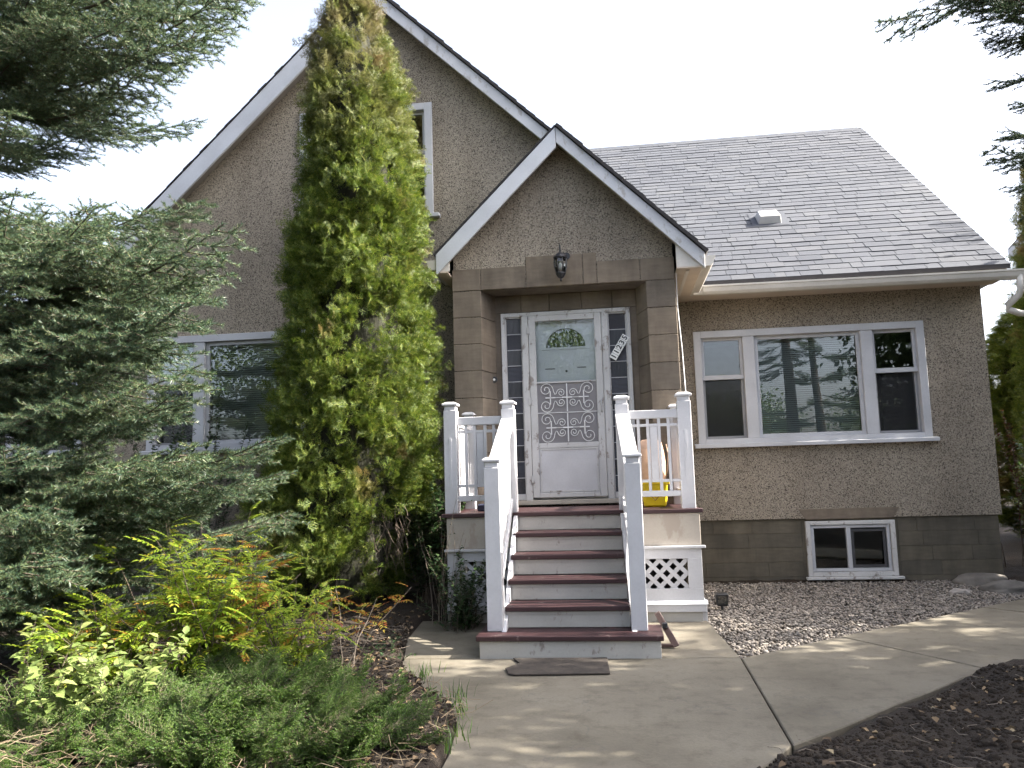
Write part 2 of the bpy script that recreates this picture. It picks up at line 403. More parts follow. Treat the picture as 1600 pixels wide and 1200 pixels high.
def ico():
    bm = bmesh.new(); bmesh.ops.create_icosphere(bm, subdivisions=1, radius=1); V = np.array([v.co[:] for v in bm.verts]); Fc = np.array([[v.index for v in f.verts] for f in bm.faces]); bm.free(); return V, Fc
IV, IF = ico()
def scatter_mesh(name, TV, TF, pos, scl, rot, mats, parent=None):
    """many copies of one small template joined into one mesh; rot: n x 3 x 3"""
    n = len(pos); V = np.einsum('nij,nkj->nki', rot, TV[None]*scl[:, None, :])+pos[:, None, :]
    Fc = (TF[None]+(np.arange(n)*len(TV))[:, None, None]).reshape(-1, TF.shape[1])
    return tri_mesh(name, V.reshape(-1, 3), Fc, mats, parent)
def rand_rot(n, tilt=math.pi):
    a = rng.random(n)*2*math.pi; b = (rng.random(n)-.5)*2*tilt; c = (rng.random(n)-.5)*2*tilt
    return euler_m(c, b, a)
def euler_m(rx, ry, rz):
    cx, sx, cy, sy, cz, sz = np.cos(rx), np.sin(rx), np.cos(ry), np.sin(ry), np.cos(rz), np.sin(rz); z = np.zeros_like(cz); o = z+1
    Rx = np.stack([o, z, z, z, cx+z, -sx+z, z, sx+z, cx+z], -1).reshape(-1, 3, 3); Ry = np.stack([cy+z, z, sy+z, z, o, z, -sy+z, z, cy+z], -1).reshape(-1, 3, 3)
    Rz = np.stack([cz, -sz, z, sz, cz, z, z, z, o], -1).reshape(-1, 3, 3); return Rz@Ry@Rx
# gravel
n = 42000; P = np.stack([rng.uniform(-.3, 4.5, n), rng.uniform(5.9, 10, n), np.zeros(n)], -1)
P = P[in_poly(P[:, 0], P[:, 1], gravel_poly)]; n = len(P); s = rng.uniform(.0065, .0155, n)*(1+.7*rng.random(n)**8)
P[:, 2] = -.055+rng.uniform(-.012, .022, n)+.03*fbm(P[:, 0]*2, P[:, 1]*2)
gr = scatter_mesh('gravel', IV, IF, P, np.stack([s*rng.uniform(.8, 1.5, n), s*rng.uniform(.8, 1.2, n), s*.7], -1), rand_rot(n, .5), ['pebble'])
tag(gr, 'rounded tan and grey landscaping gravel beside the house wall', 'gravel', kind='stuff')
gr.data.polygons.foreach_set('use_smooth', [True]*len(gr.data.polygons))

# ================================================================== THE HOUSE
house = empty('stucco_house', (-1, 10, 0))
tag(house, 'taupe pebble-dash stucco house with steep gables and grey shingled roof', 'house')
H = house; hb = lambda mb, name, mat, **k: mb.build(name, mat, H, **k)
GY0, WY, PY, DY = 9.0, 10.0, 8.45, 8.80       # planes: front gable wall, side wing wall, porch face, door wall
APX, APZ, SL = -2.78, 7.30, .955               # main ridge
PAX, PAZ = -.504, 5.03                         # porch ridge
FZ = .70                                       # top of the foundation

LWX0, LWX1, LWZ0, LWZ1 = -5.62, -2.915, 1.73, 3.11
UWX0, UWX1, UWZ0, UWZ1 = -3.69, -2.03, 4.42, 5.81
RWX0, RWX1, RWZ0, RWZ1 = 1.0, 3.705, 1.62, 3.015
wall_mesh([(-6.15, FZ), (.66, FZ), (.66, 3.9), (-2.78, 7.19), (-6.15, 3.97)], [rect(LWX0+.04, LWX1-.04, LWZ0+.02, LWZ1-.04), rect(UWX0+.04, UWX1-.04, UWZ0+.02, UWZ1-.04)], GY0, .22, 'gable_wall', 'stucco', H)
wall_mesh(rect(.60, 4.39, FZ, 3.66), [rect(RWX0+.04, RWX1-.04, RWZ0+.02, RWZ1-.04)], WY, .22, 'wing_wall', 'stucco', H)
wall_mesh(rect(-9.2, -6.15, FZ, 3.66), [rect(-8.28, -7.24, 1.75, 3.06)], WY, .22, 'side_wing_wall', 'stucco', H)
mb = MB(); mb.prism([(4.39, WY+.22, -.2), (4.39, 18, -.2), (4.39, 18, 4.3), (4.39, 14.3, 7.15), (4.39, WY+.22, 3.9)], (-.2, 0, 0)); hb(mb, 'end_wall', 'stucco')
mb = MB(); mb.box(-6.15, -5.95, GY0+.22, WY, FZ, 4.0); hb(mb, 'return_wall', 'stucco')
mb = MB(); mb.prism([(-9.2, WY+.22, -.2), (-9.2, 18, -.2), (-9.2, 18, 4.0), (-9.2, WY+.22, 3.8)], (.2, 0, 0)); hb(mb, 'end_wall', 'stucco')
mb = MB(); mb.box(-9.2, 4.39, 18.0, 18.2, -.2, 4.0); hb(mb, 'back_wall', 'stucco')
# rooms behind the windows
mb = MB()
mb.box(-9.0, 4.18, 13.2, 13.3, .8, 3.4); mb.box(-5.8, .55, 9.25, 10.2, 3.30, 3.38); mb.box(-9.0, 4.18, 10.25, 13.2, 3.30, 3.38); mb.box(-5.0, .3, 12.0, 12.1, 3.4, 5.2); mb.box(.66, .76, 10.3, 13.2, .8, 3.30); mb.box(-6.0, -5.9, 10.25, 13.2, .8, 3.3)
hb(mb, 'room_wall', 'interior')
mb = MB(); mb.box(-9.0, 4.18, 10.25, 13.2, .78, .86); mb.box(-5.8, .55, 9.25, 10.2, .78, .86); hb(mb, 'room_floor', 'interior_floor')
mb = MB(); mb.box(1.0, 4.1, 12.2, 12.3, -.2, .78); mb.box(1.0, 1.1, 10.3, 12.2, -.2, .78); hb(mb, 'basement_wall', 'interior')

# foundation: a core with separate blocks proud of it
BWX0, BWX1, BWZ0, BWZ1 = 2.19, 3.205, .02, .665
wall_mesh(rect(.60, 4.36, -.3, FZ), [rect(BWX0+.03, BWX1-.03, BWZ0+.03, BWZ1-.03)], WY+.035, .2, 'foundation', 'foundation', H)
fo = MB(); fo.box(-6.12, -1.7, GY0+.03, GY0+.2, -.3, FZ); hb(fo, 'foundation', 'foundation')
fo = MB(); fo.box(-9.2, -6.12, WY+.03, WY+.2, -.3, FZ); hb(fo, 'foundation', 'foundation')
def block_row(x0, x1, z0, z1, Y, joints, mat='foundation', proud=.006, name='foundation_block'):
    xs = [x0]+joints+[x1]
    for a, b in zip(xs, xs[1:]):
        if b-a < .05: continue
        d = proud*rnd.uniform(.7, 1.3); mb = MB(); mb.box(a+.002, b-.002, Y-d, Y+.02, z0+.002, z1-.002)
        hb(mb, name, mat, bevel=.0025)
zs = [-.28, .02, .19, .36, .53, FZ-.004]
for k, (a, b) in enumerate(zip(zs, zs[1:])):
    inside = b > BWZ0+.06 and a < BWZ1
    spans = [(.62, BWX0-.035), (BWX1+.035, 4.36)] if inside else [(.62, 4.36)]
    for x0, x1 in spans:
        j = []; x = x0+rnd.uniform(.2, .5)
        while x < x1-.2: j.append(x); x += rnd.uniform(.42, .75)
        block_row(x0, x1, a, b, WY+.035, j)
mb = MB(); mb.prism([(2.12, WY-.004, .81), (3.27, WY-.004, .815), (3.19, WY-.004, .69), (2.20, WY-.004, .685)], (0, .03, 0)); hb(mb, 'basement_lintel', 'stone', bevel=.004)

# ---- windows
def frame_box(x0, x1, z0, z1, w, y0, y1, wt=None, wb=None):
    wt = w if wt is None else wt; wb = w if wb is None else wb
    mb = MB(); mb.box(x0, x0+w, y0, y1, z0, z1); mb.box(x1-w, x1, y0, y1, z0, z1)
    mb.box(x0+w, x1-w, y0, y1, z1-wt, z1); mb.box(x0+w, x1-w, y0, y1, z0, z0+wb); return mb
def sash_unit(win, x0, x1, z0, z1, Y, glass='glass', w=.035, screen=False, smat='trim_white'):
    frame_box(x0, x1, z0, z1, w, Y, Y+.04).build('sash', smat, win, bevel=.003)
    p = MB(); p.box(x0+w, x1-w, Y+.018, Y+.022, z0+w, z1-w); p.build('pane', glass, win)
    if screen:
        frame_box(x0+.012, x1-.012, z0+.012, z1-.012, .022, Y-.012, Y-.003).build('screen_frame', 'putty', win)
        p = MB(); p.box(x0+.034, x1-.034, Y-.008, Y-.006, z0+.034, z1-.034); p.build('insect_screen', 'insect_screen', win)
def double_hung(win, x0, x1, z0, z1, Y, split, screen=True):
    sash_unit(win, x0, x1, split-.02, z1, Y+.012)
    sash_unit(win, x0, x1, z0, split+.02, Y+.055, screen=screen)
    mb = MB(); mb.box(x0, x1, Y-.004, Y+.05, split-.028, split+.028); mb.build('meeting_rail', 'trim_white', win, bevel=.003)
def triple_window(X0, X1, Z0, Z1, Y):
    c = frame_box(X0, X1, Z0, Z1, .09, Y-.028, Y+.10, .085, .06)
    win = c.build('window', 'trim_white', H, bevel=.004)
    a0, a1 = X0+.09, X0+.59; b0, b1 = X1-.59, X1-.09; z0, z1 = Z0+.06, Z1-.085
    for p, q in ((a1, a1+.14), (b0-.14, b0)):
        mb = MB(); mb.box(p, q, Y-.020, Y+.10, z0, z1); mb.build('mullion', 'trim_white', win, bevel=.004)
    sp = z0+(z1-z0)*.605
    double_hung(win, a0, a1, z0, z1, Y+.02, sp); double_hung(win, b0, b1, z0, z1, Y+.02, sp)
    sash_unit(win, a1+.14, b0-.14, z0, z1, Y+.025, w=.045)
    s = MB(); s.prism([(X0-.05, Y-.085, Z0-.005), (X0-.05, Y+.05, Z0+.012), (X0-.05, Y+.05, Z0-.045), (X0-.05, Y-.085, Z0-.05)], (X1-X0+.10, 0, 0)); s.build('sill', 'trim_white', win, bevel=.004)
    return win
triple_window(RWX0, RWX1, RWZ0, RWZ1, WY); triple_window(LWX0, LWX1, LWZ0, LWZ1, GY0)
win = frame_box(UWX0, UWX1, UWZ0, UWZ1, .095, GY0-.028, GY0+.1, .085, .05).build('window', 'trim_white', H, bevel=.004)
xm = (UWX0+UWX1)/2; mb = MB(); mb.box(xm-.06, xm+.06, GY0-.02, GY0+.1, UWZ0+.05, UWZ1-.085); mb.build('mullion', 'trim_white', win, bevel=.004)
double_hung(win, UWX0+.095, xm-.06, UWZ0+.05, UWZ1-.085, GY0+.02, 5.215, False); double_hung(win, xm+.06, UWX1-.095, UWZ0+.05, UWZ1-.085, GY0+.02, 5.215, False)
s = MB(); s.box(UWX0-.07, UWX1+.08, GY0-.08, GY0+.05, UWZ0-.05, UWZ0-.002); s.build('sill', 'trim_white', win, bevel=.006)
win = frame_box(-8.32, -7.20, 1.71, 3.10, .09, WY-.028, WY+.1).build('window', 'trim_white', H, bevel=.004); double_hung(win, -8.23, -7.29, 1.8, 3.01, WY+.02, 2.4, False)
s = MB(); s.box(-8.38, -7.14, WY-.08, WY+.05, 1.66, 1.708); s.build('sill', 'trim_white', win, bevel=.006)
win = frame_box(BWX0, BWX1, BWZ0, BWZ1, .055, WY-.005, WY+.12, .045, .05).build('basement_window', 'peeling_white', H, bevel=.004)
xm = (BWX0+BWX1)/2-.02
frame_box(BWX0+.06, BWX1-.06, BWZ0+.055, BWZ1-.05, .035, WY+.02, WY+.08).build('sash', 'trim_white', win, bevel=.003)
mb = MB(); mb.box(xm-.025, xm+.025, WY+.015, WY+.075, BWZ0+.09, BWZ1-.085); mb.build('mullion', 'trim_white', win, bevel=.003)
mb = MB(); mb.box(BWX0+.095, xm-.025, WY+.048, WY+.052, BWZ0+.09, BWZ1-.085); mb.build('pane', 'glass', win)
mb = MB(); mb.box(xm+.025, BWX1-.095, WY+.062, WY+.066, BWZ0+.09, BWZ1-.085); mb.build('pane', 'glass', win)
frame_box(xm+.03, BWX1-.11, BWZ0+.10, BWZ1-.10, .03, WY+.03, WY+.04).build('screen_frame', 'rubber_seal', win)
mb = MB(); mb.box(BWX0-.03, BWX1+.05, WY-.045, WY+.02, BWZ0-.035, BWZ0-.003); mb.build('sill', 'peeling_white', win, bevel=.005)

# ---- roofs
def slope_slab(name, pts, t, mat):
    a, b, c = Vector(pts[0]), Vector(pts[1]), Vector(pts[2]); nrm = (b-a).cross(c-a).normalized()
    if nrm.z < 0: nrm = -nrm
    mb = MB(); mb.prism([Vector(p) for p in pts], -nrm*t); return hb(mb, name, mat)
RY, RZ, EYv, EZ = 14.3, 7.26, 9.60, 3.545
wing_roof = slope_slab('roof', [(-2.7, EYv, EZ), (4.54, EYv, EZ), (4.54, RY, RZ), (-2.7, RY, RZ)], .05, 'roof_under')
slope_slab('roof', [(-2.7, RY, RZ), (4.54, RY, RZ), (4.54, 18.9, 3.6), (-2.7, 18.9, 3.6)], .05, 'roof_under')
slope_slab('roof', [(-9.5, EYv, EZ), (-5.6, EYv, EZ), (-5.6, 11.6, 4.35), (-9.5, 11.6, 4.35)], .05, 'roof_under')
slope_slab('roof', [(-9.5, 11.6, 4.35), (-5.6, 11.6, 4.35), (-5.6, 18.2, 3.6), (-9.5, 18.2, 3.6)], .05, 'roof_under')
zl = lambda x: APZ-SL*abs(x-APX)
main_roof = slope_slab('roof', [(APX, 8.80, APZ), (APX, 18, APZ), (-6.55, 18, zl(-6.55)), (-6.55, 8.80, zl(-6.55))], .055, 'roof_under')
slope_slab('roof', [(APX, 8.80, APZ), (APX, 18, APZ), (.80, 18, zl(.80)), (.80, 8.80, zl(.80))], .055, 'roof_under')
zp = lambda x: PAZ-.99*abs(x-PAX)
slope_slab('porch_roof', [(PAX, 8.24, PAZ), (PAX, 11.6, PAZ), (-1.86, 9.1, zp(-1.86)), (-1.86, 8.24, zp(-1.86))], .045, 'roof_under')
slope_slab('porch_roof', [(PAX, 8.24, PAZ), (PAX, 11.6, PAZ), (1.005, 9.70, zp(1.005)), (1.005, 8.24, zp(1.005))], .045, 'roof_under')

# shingles on the wing: courses of tabs, each its own piece
su = Vector((0, RY-EYv, RZ-EZ)); SLEN = su.length; su.normalize(); sn = Vector((0, -su.z, su.y)); EXPO = .146
unit = MB(); unit.add([(0,0,0),(1,0,0),(1,1,-.006),(0,1,-.006),(.004,0,.0135),(.996,0,.0135),(.996,1,.002),(.004,1,.002)], [(0,3,2,1),(4,5,6,7),(0,1,5,4),(1,2,6,5),(2,3,7,6),(3,0,4,7)])
ume = None; field = MB(); count = 0; nrow = int(SLEN/EXPO)
for r_ in range(nrow+1):
    vz = r_*EXPO; y0 = EYv+su.y*vz; z0 = EZ+su.z*vz
    xa = max(-2.6, APX+(APZ-z0)/SL-.15) if r_ > 0 else .7
    xa = max(xa, -1.2) if z0 > 5.6 else xa
    x = xa-rnd.uniform(0, .2); first = True
    hgt = min(EXPO*1.45, SLEN-vz+.02)
    while x < 4.56:
        w = rnd.choice((.13, .17, .21, .25, .30, .34, .42))*rnd.uniform(.9, 1.1); x1 = min(x+w, 4.565)
        if 4.565-x1 < .06: x1 = 4.565
        lift = rnd.choice((.0, .0, .0045)); drop = rnd.uniform(-.004, .004)-(.010 if lift else 0)
        o0 = Vector((x+.0015, y0, z0))+sn*(.004+lift)+su*drop
        Mx = Matrix.Identity(4)
        for i in range(3):
            Mx[i][0] = (x1-x-.003, 0, 0)[i]; Mx[i][1] = su[i]*hgt; Mx[i][2] = sn[i]; Mx[i][3] = o0[i]
        if count < 298 and r_ < 16:
            if ume is None:
                so_ = unit.build('shingle', 'shingle', wing_roof); ume = so_.data
            else:
                so_ = bpy.data.objects.new('shingle', ume); col.objects.link(so_); so_.parent = wing_roof
            so_.matrix_basis = Mx; count += 1
        else:
            field.add([Mx@Vector(v) for v in unit.v], unit.f)
        x = x1
fo_ = field.build('shingles', 'shingle_field', wing_roof); fo_['kind'] = 'stuff'
mb = MB()
x = -2.7
while x < 4.3:
    mb.prism([(x, RY-.13, RZ-.085), (x, RY, RZ+.03), (x, RY+.13, RZ-.085), (x, RY+.12, RZ-.10), (x, RY, RZ+.012), (x, RY-.12, RZ-.10)], (.30, 0, 0)); x += .30
mb.build('ridge_cap', 'shingle_field', wing_roof)
# roof edges on the gables: short butt ends of the shingle courses
def rake_edge(p0, p1, Y, t, name):
    p0 = Vector(p0); p1 = Vector(p1); d = (p1-p0); L = d.length; d.normalize(); nn = Vector((-d.z, 0, d.x)); nn = nn if nn.z > 0 else -nn
    mb = MB(); s_ = 0
    while s_ < L:
        e = min(s_+.146, L); off = rnd.uniform(-.006, .008)
        a = p0+d*s_; b = p0+d*e; tt = t*rnd.uniform(.85, 1.15)
        mb.prism([(a.x, Y+off, a.z), (b.x, Y+off, b.z), (b.x+nn.x*tt*.8, Y+off, b.z+nn.z*tt*.8), (a.x+nn.x*tt, Y+off, a.z+nn.z*tt)], (0, .25, 0)); s_ = e
    hb(mb, name, 'roof_under')
rake_edge((-6.55, 0, zl(-6.55)), (APX, 0, APZ), 8.748, .016, 'shingle_edge'); rake_edge((.80, 0, zl(.80)), (APX, 0, APZ), 8.735, .036, 'shingle_edge')
rake_edge((-1.86, 0, zp(-1.86)), (PAX, 0, PAZ), 8.188, .016, 'shingle_edge'); rake_edge((1.005, 0, zp(1.005)), (PAX, 0, PAZ), 8.175, .036, 'shingle_edge')
rake = lambda x0, z0, x1, z1, h, Y, th=.03: [(x0, Y, z0), (x1, Y, z1), (x1, Y, z1-h), (x0, Y, z0-h)]
def fascia(x0, z0, x1, z1, h, Y, mat, th=.035):
    mb = MB(); mb.prism(rake(x0, z0, x1, z1, h, Y), (0, th, 0)); hb(mb, 'fascia_board', mat, bevel=.004)
fascia(-6.52, zl(-6.52)-.012, APX-.002, APZ-.012, .275, 8.76, 'fascia_paint'); fascia(.78, zl(.78)-.012, APX+.002, APZ-.012, .17, 8.765, 'fascia_peeling')
fascia(-1.84, zp(-1.84)-.012, PAX-.002, PAZ-.012, .225, 8.20, 'fascia_paint'); fascia(.985, zp(.985)-.012, PAX+.002, PAZ-.012, .17, 8.205, 'fascia_peeling')
# rake soffits
slope_slab('soffit', [(APX, 8.8, APZ-.16), (APX, 8.99, APZ-.16), (-6.5, 8.99, zl(-6.5)-.16), (-6.5, 8.8, zl(-6.5)-.16)], .012, 'rake_soffit_shade')
slope_slab('soffit', [(APX, 8.8, APZ-.11), (APX, 8.99, APZ-.11), (.75, 8.99, zl(.75)-.11), (.75, 8.8, zl(.75)-.11)], .012, 'rake_soffit_shade')
slope_slab('soffit', [(PAX, 8.24, PAZ-.13), (PAX, 8.44, PAZ-.13), (-1.82, 8.44, zp(-1.82)-.13), (-1.82, 8.24, zp(-1.82)-.13)], .012, 'rake_soffit_shade')
slope_slab('soffit', [(PAX, 8.24, PAZ-.11), (PAX, 8.44, PAZ-.11), (.97, 8.44, zp(.97)-.11), (.97, 8.24, zp(.97)-.11)], .012, 'rake_soffit_shade')
# boxed eaves, soffits and gutters
mb = MB(); mb.box(.70, .955, 8.235, 9.66, 3.395, 3.41); hb(mb, 'soffit', 'soffit')
mb = MB(); mb.box(.80, .835, 8.32, 9.55, 3.386, 3.394); hb(mb, 'soffit_vent', 'gutter_paint')
mb = MB(); mb.box(-1.83, -1.72, 8.235, 8.99, 3.50, 3.515); hb(mb, 'soffit', 'soffit')
mb = MB(); mb.box(.70, 4.52, 9.63, 9.995, 3.405, 3.42); hb(mb, 'soffit', 'soffit')
mb = MB(); mb.box(1.02, 4.545, 9.560, 9.5965, 3.500, 3.547); hb(mb, 'drip_edge', 'roof_under')
mb = MB(); mb.box(4.395, 4.52, 9.9, 18.5, 3.42, 3.44); mb.prism([(4.50, EYv+.02, EZ-.06), (4.50, RY, RZ-.06), (4.50, RY, RZ-.24), (4.50, EYv+.02, EZ-.14)], (.035, 0, 0)); hb(mb, 'fascia_board', 'fascia_paint')
mb = MB(); mb.box(.99, 4.52, 9.595, 9.63, 3.40, 3.53); hb(mb, 'fascia_board', 'gutter_paint')
mb = MB(); mb.box(.955, .985, 8.24, 9.595, 3.385, 3.51); hb(mb, 'fascia_board', 'gutter_paint')
mb = MB(); mb.prism([(.70, 8.243, 3.412), (.954, 8.243, 3.412), (.954, 8.243, zp(.954)-.06), (.70, 8.243, zp(.70)-.10)], (0, .02, 0)); hb(mb, 'eave_return', 'gutter_paint')
mb = MB(); mb.prism([(-1.83, 8.243, 3.517), (-1.70, 8.243, 3.517), (-1.70, 8.243, zp(-1.70)-.10), (-1.83, 8.243, zp(-1.83)-.06)], (0, .02, 0)); hb(mb, 'eave_return', 'gutter_paint')
GP = [(0, 0), (.105, 0), (.105, -.018), (.096, -.03), (.085, -.075), (.06, -.105), (0, -.105), (0, -.098), (.056, -.098), (.078, -.072), (.088, -.028), (.098, -.012), (.098, -.005), (0, -.005)]
mb = MB(); mb.profile(GP, (1.10, 9.593, 3.488), (4.86, 9.593, 3.468), (0, -1, 0)); mb.profile(GP[:7], (4.855, 9.593, 3.468), (4.86, 9.593, 3.468), (0, -1, 0)); hb(mb, 'gutter', 'gutter_paint')
mb = MB(); mb.profile(GP, (.987, 8.22, 3.505), (.987, 9.49, 3.505), (1, 0, 0)); mb.profile(GP[:7], (.987, 8.216, 3.505), (.987, 8.22, 3.505), (1, 0, 0)); hb(mb, 'gutter', 'gutter_paint')
mb = MB(); mb.profile(GP, (-1.845, 8.22, 3.64), (-1.845, 8.99, 3.65), (-1, 0, 0)); mb.profile(GP[:7], (-1.845, 8.215, 3.64), (-1.845, 8.22, 3.64), (-1, 0, 0)); hb(mb, 'gutter', 'gutter_paint')
mb = MB(); mb.box(-6.6, -6.49, 8.76, 9.9, 3.62, 3.74); hb(mb, 'gutter', 'gutter_paint')
mb = MB(); mb.profile(GP, (-9.5, 9.593, 3.525), (-6.6, 9.593, 3.525), (0, -1, 0)); hb(mb, 'gutter', 'gutter_paint')
mb = MB(); mb.tube([(-1.90, 8.34, 3.56), (-1.90, 8.35, 3.46), (-1.95, 8.55, 3.38), (-2.14, 8.88, 3.26), (-2.18, 8.95, 3.1), (-2.18, 8.95, .15)], .034, 8); hb(mb, 'downspout', 'gutter_paint', smooth=True)
mb = MB(); mb.tube([(4.62, 9.54, 3.42), (4.62, 9.54, 3.26), (4.60, 9.56, 3.18), (4.50, 9.62, 3.08), (4.50, 9.62, 3.03), (4.62, 9.62, 2.98), (5.0, 9.62, 2.94)], .038, 8); hb(mb, 'downspout', 'gutter_paint', smooth=True)
# roof vent
def on_roof(x, v, h): return Vector((x, EYv, EZ))+su*v+sn*h
v0 = (10.93-EYv)/su.y; mb = MB()
mb.add([on_roof(2.05, v0, .01), on_roof(2.36, v0, .01), on_roof(2.36, v0+.32, .01), on_roof(2.05, v0+.32, .01), on_roof(2.07, v0+.02, .13), on_roof(2.34, v0+.02, .13), on_roof(2.33, v0+.27, .11), on_roof(2.08, v0+.27, .11)],
       [(0,3,2,1),(4,5,6,7),(0,1,5,4),(1,2,6,5),(2,3,7,6),(3,0,4,7)]); vo = hb(mb, 'roof_vent', 'vent_metal', bevel=.008)
mb = MB(); mb.add([on_roof(1.97, v0-.07, .022), on_roof(2.46, v0-.07, .022), on_roof(2.46, v0+.45, .022), on_roof(1.97, v0+.45, .022)], [(0,1,2,3)]); mb.build('flange', 'shingle_field', vo)

# ---- stone porch with the recessed doorway
OX0, OX1, OZ = -1.40, .387, 3.335
wall_mesh([(-1.70, -.2), (.68, -.2), (.68, 3.80), (PAX, 4.90), (-1.70, 3.78)], [rect(OX0-.012, OX1+.012, .94, OZ+.012)], PY+.012, .2, 'porch_wall', 'stucco', H)
wall_mesh(rect(-1.62, .62, .9, 3.6), [rect(-1.232, .209, .955, 3.128)], DY+.012, .12, 'entry_wall', 'stone', H)
mb = MB(); mb.box(.56, .68, PY+.2, WY, -.2, 3.6); mb.box(-1.70, -1.58, PY+.2, 9.0, -.2, 3.6); hb(mb, 'porch_side_wall', 'stucco')
def block(poly, y0, y1, mat='stone', name='stone_block', bevel=.005):
    mb = MB(); mb.prism([(a, y0, b) for a, b in poly], (0, y1-y0, 0)); return hb(mb, name, mat, bevel=bevel)
G = .0025
courses = [OZ-.295*k for k in range(9)]
for k in range(8):
    b, t = courses[k+1], courses[k]
    wob = rnd.uniform(-.006, .006)
    block(rect(-1.715, OX0, max(b, -.1)+G, t-G), PY+rnd.uniform(-.003, .003), PY+.03)
    block(rect(OX1, .695, max(b, -.1)+G, t-G), PY+rnd.uniform(-.003, .003), PY+.03)
    if t > 1.0:      # splayed jamb stones
        bb = max(b, .975)
        for xs, sg in ((OX0, 1), (OX1, -1)):
            mb = MB(); mb.prism([(xs, PY+.034, bb+G), (xs+sg*.105, DY-.003, bb+G), (xs-sg*.02, DY-.003, bb+G), (xs-sg*.02, PY+.034, bb+G)], (0, 0, t-bb-2*G)); hb(mb, 'stone_block', 'stone', bevel=.004)
ZT = 3.58
lint = [(-1.715, -1.40, ZT), (-1.397, -.90, ZT), (-.897, -.28, ZT+.10), (-.277, -.13, ZT+.10), (-.127, .33, ZT), (.333, .695, ZT)]
for a, b, t in lint: block(rect(a, b-G, OZ+G if a > -1.5 else OZ+G, t), PY+rnd.uniform(-.004, .003), PY+.03)
mb = MB(); mb.box(OX0, OX1, PY+.035, DY, OZ-.001, OZ+.1); hb(mb, 'entry_soffit', 'stone')
xs = [-1.30, -1.0, -.68, -.32, .02, .285]
for a, b in zip(xs, xs[1:]): block(rect(a+G, b-G, 3.135, OZ-.004), DY-.002, DY+.03)
for t, b in zip(courses[1:8], courses[2:9]): pass

mb = MB(); mb.tube([(.705, 8.42, 3.39), (.700, 8.38, 3.0), (.690, 8.0, 2.5), (.655, 7.47, 2.025)], .0035, 5); hb(mb, 'cable', 'iron_white')
# ---- front entry: frame, sidelights, storm door, inner door
entry = MB()
ex0, ex1, ez0, ez1 = -1.234, .211, .98, 3.13; fy0, fy1 = DY-.018, DY+.09
dx0, dx1, dzt = -.925, -.112, 3.085
entry.box(ex0, ex0+.045, fy0, fy1, ez0, ez1); entry.box(ex1-.045, ex1, fy0, fy1, ez0, ez1); entry.box(ex0+.045, ex1-.045, fy0, fy1, ez1-.045, ez1)
entry.box(dx0-.075, dx0-.004, fy0-.006, fy1, ez0, ez1-.045); entry.box(dx1+.004, dx1+.075, fy0-.006, fy1, ez0, ez1-.045)
door_frame = hb(entry, 'door_frame', 'peeling_white', bevel=.004)
mb = MB(); mb.box(ex0-.02, ex1+.02, DY-.07, DY+.1, .985, 1.035); mb.build('threshold', 'skirt_wood', door_frame, bevel=.006)
for a, b, flip in ((ex0+.045, dx0-.075, 0), (dx1+.075, ex1-.045, 1)):
    z = 3.07; k = 0
    sl_ = frame_box(a, b, 1.04, 3.083, .012, DY+.005, DY+.05, .012, .06).build('sidelight', 'peeling_white', H)
    while z > 1.2:
        zb = max(z-.179, 1.10)
        mb = MB(); mb.box(a+.014, b-.014, DY+.025, DY+.03, zb+.004, z-.004); mb.build('pane', 'reeded_horizontal' if (k+flip) % 2 else 'reeded_vertical', sl_)
        mb = MB(); mb.box(a+.012, b-.012, DY+.018, DY+.036, zb-.004, zb+.004); mb.build('glazing_bar', 'came_lead', sl_)
        z = zb; k += 1
        if zb <= 1.101: break
sd = frame_box(dx0, dx1, 1.06, dzt, .078, DY-.022, DY+.012, .065, .05)
storm = hb(sd, 'storm_door', 'peeling_white', bevel=.005)
gx0, gx1 = dx0+.078, dx1-.078
mb = MB(); mb.box(gx0, gx1, DY-.014, DY+.006, 1.60, 1.655); mb.box(gx0, gx1, DY-.014, DY+.006, 2.318, 2.336); mb.build('rail', 'peeling_white', storm, bevel=.003)
mb = MB(); mb.box(gx0, gx1, DY-.004, DY+.006, 1.11, 1.60); kp = mb.build('kick_panel', 'porch_white', storm)
mb = frame_box(gx0+.008, gx1-.008, 1.116, 1.594, .018, DY-.012, DY-.004); mb.build('panel_bead', 'peeling_white', storm, bevel=.003)
mb = MB(); mb.box(gx0, gx1, DY-.002, DY+.002, 2.336, dzt-.065); mb.build('pane', 'storm_glass', storm)
mb = MB(); mb.box(gx0, gx1, DY+.004, DY+.006, 1.655, 2.318); mb.build('insect_screen', 'storm_screen', storm)
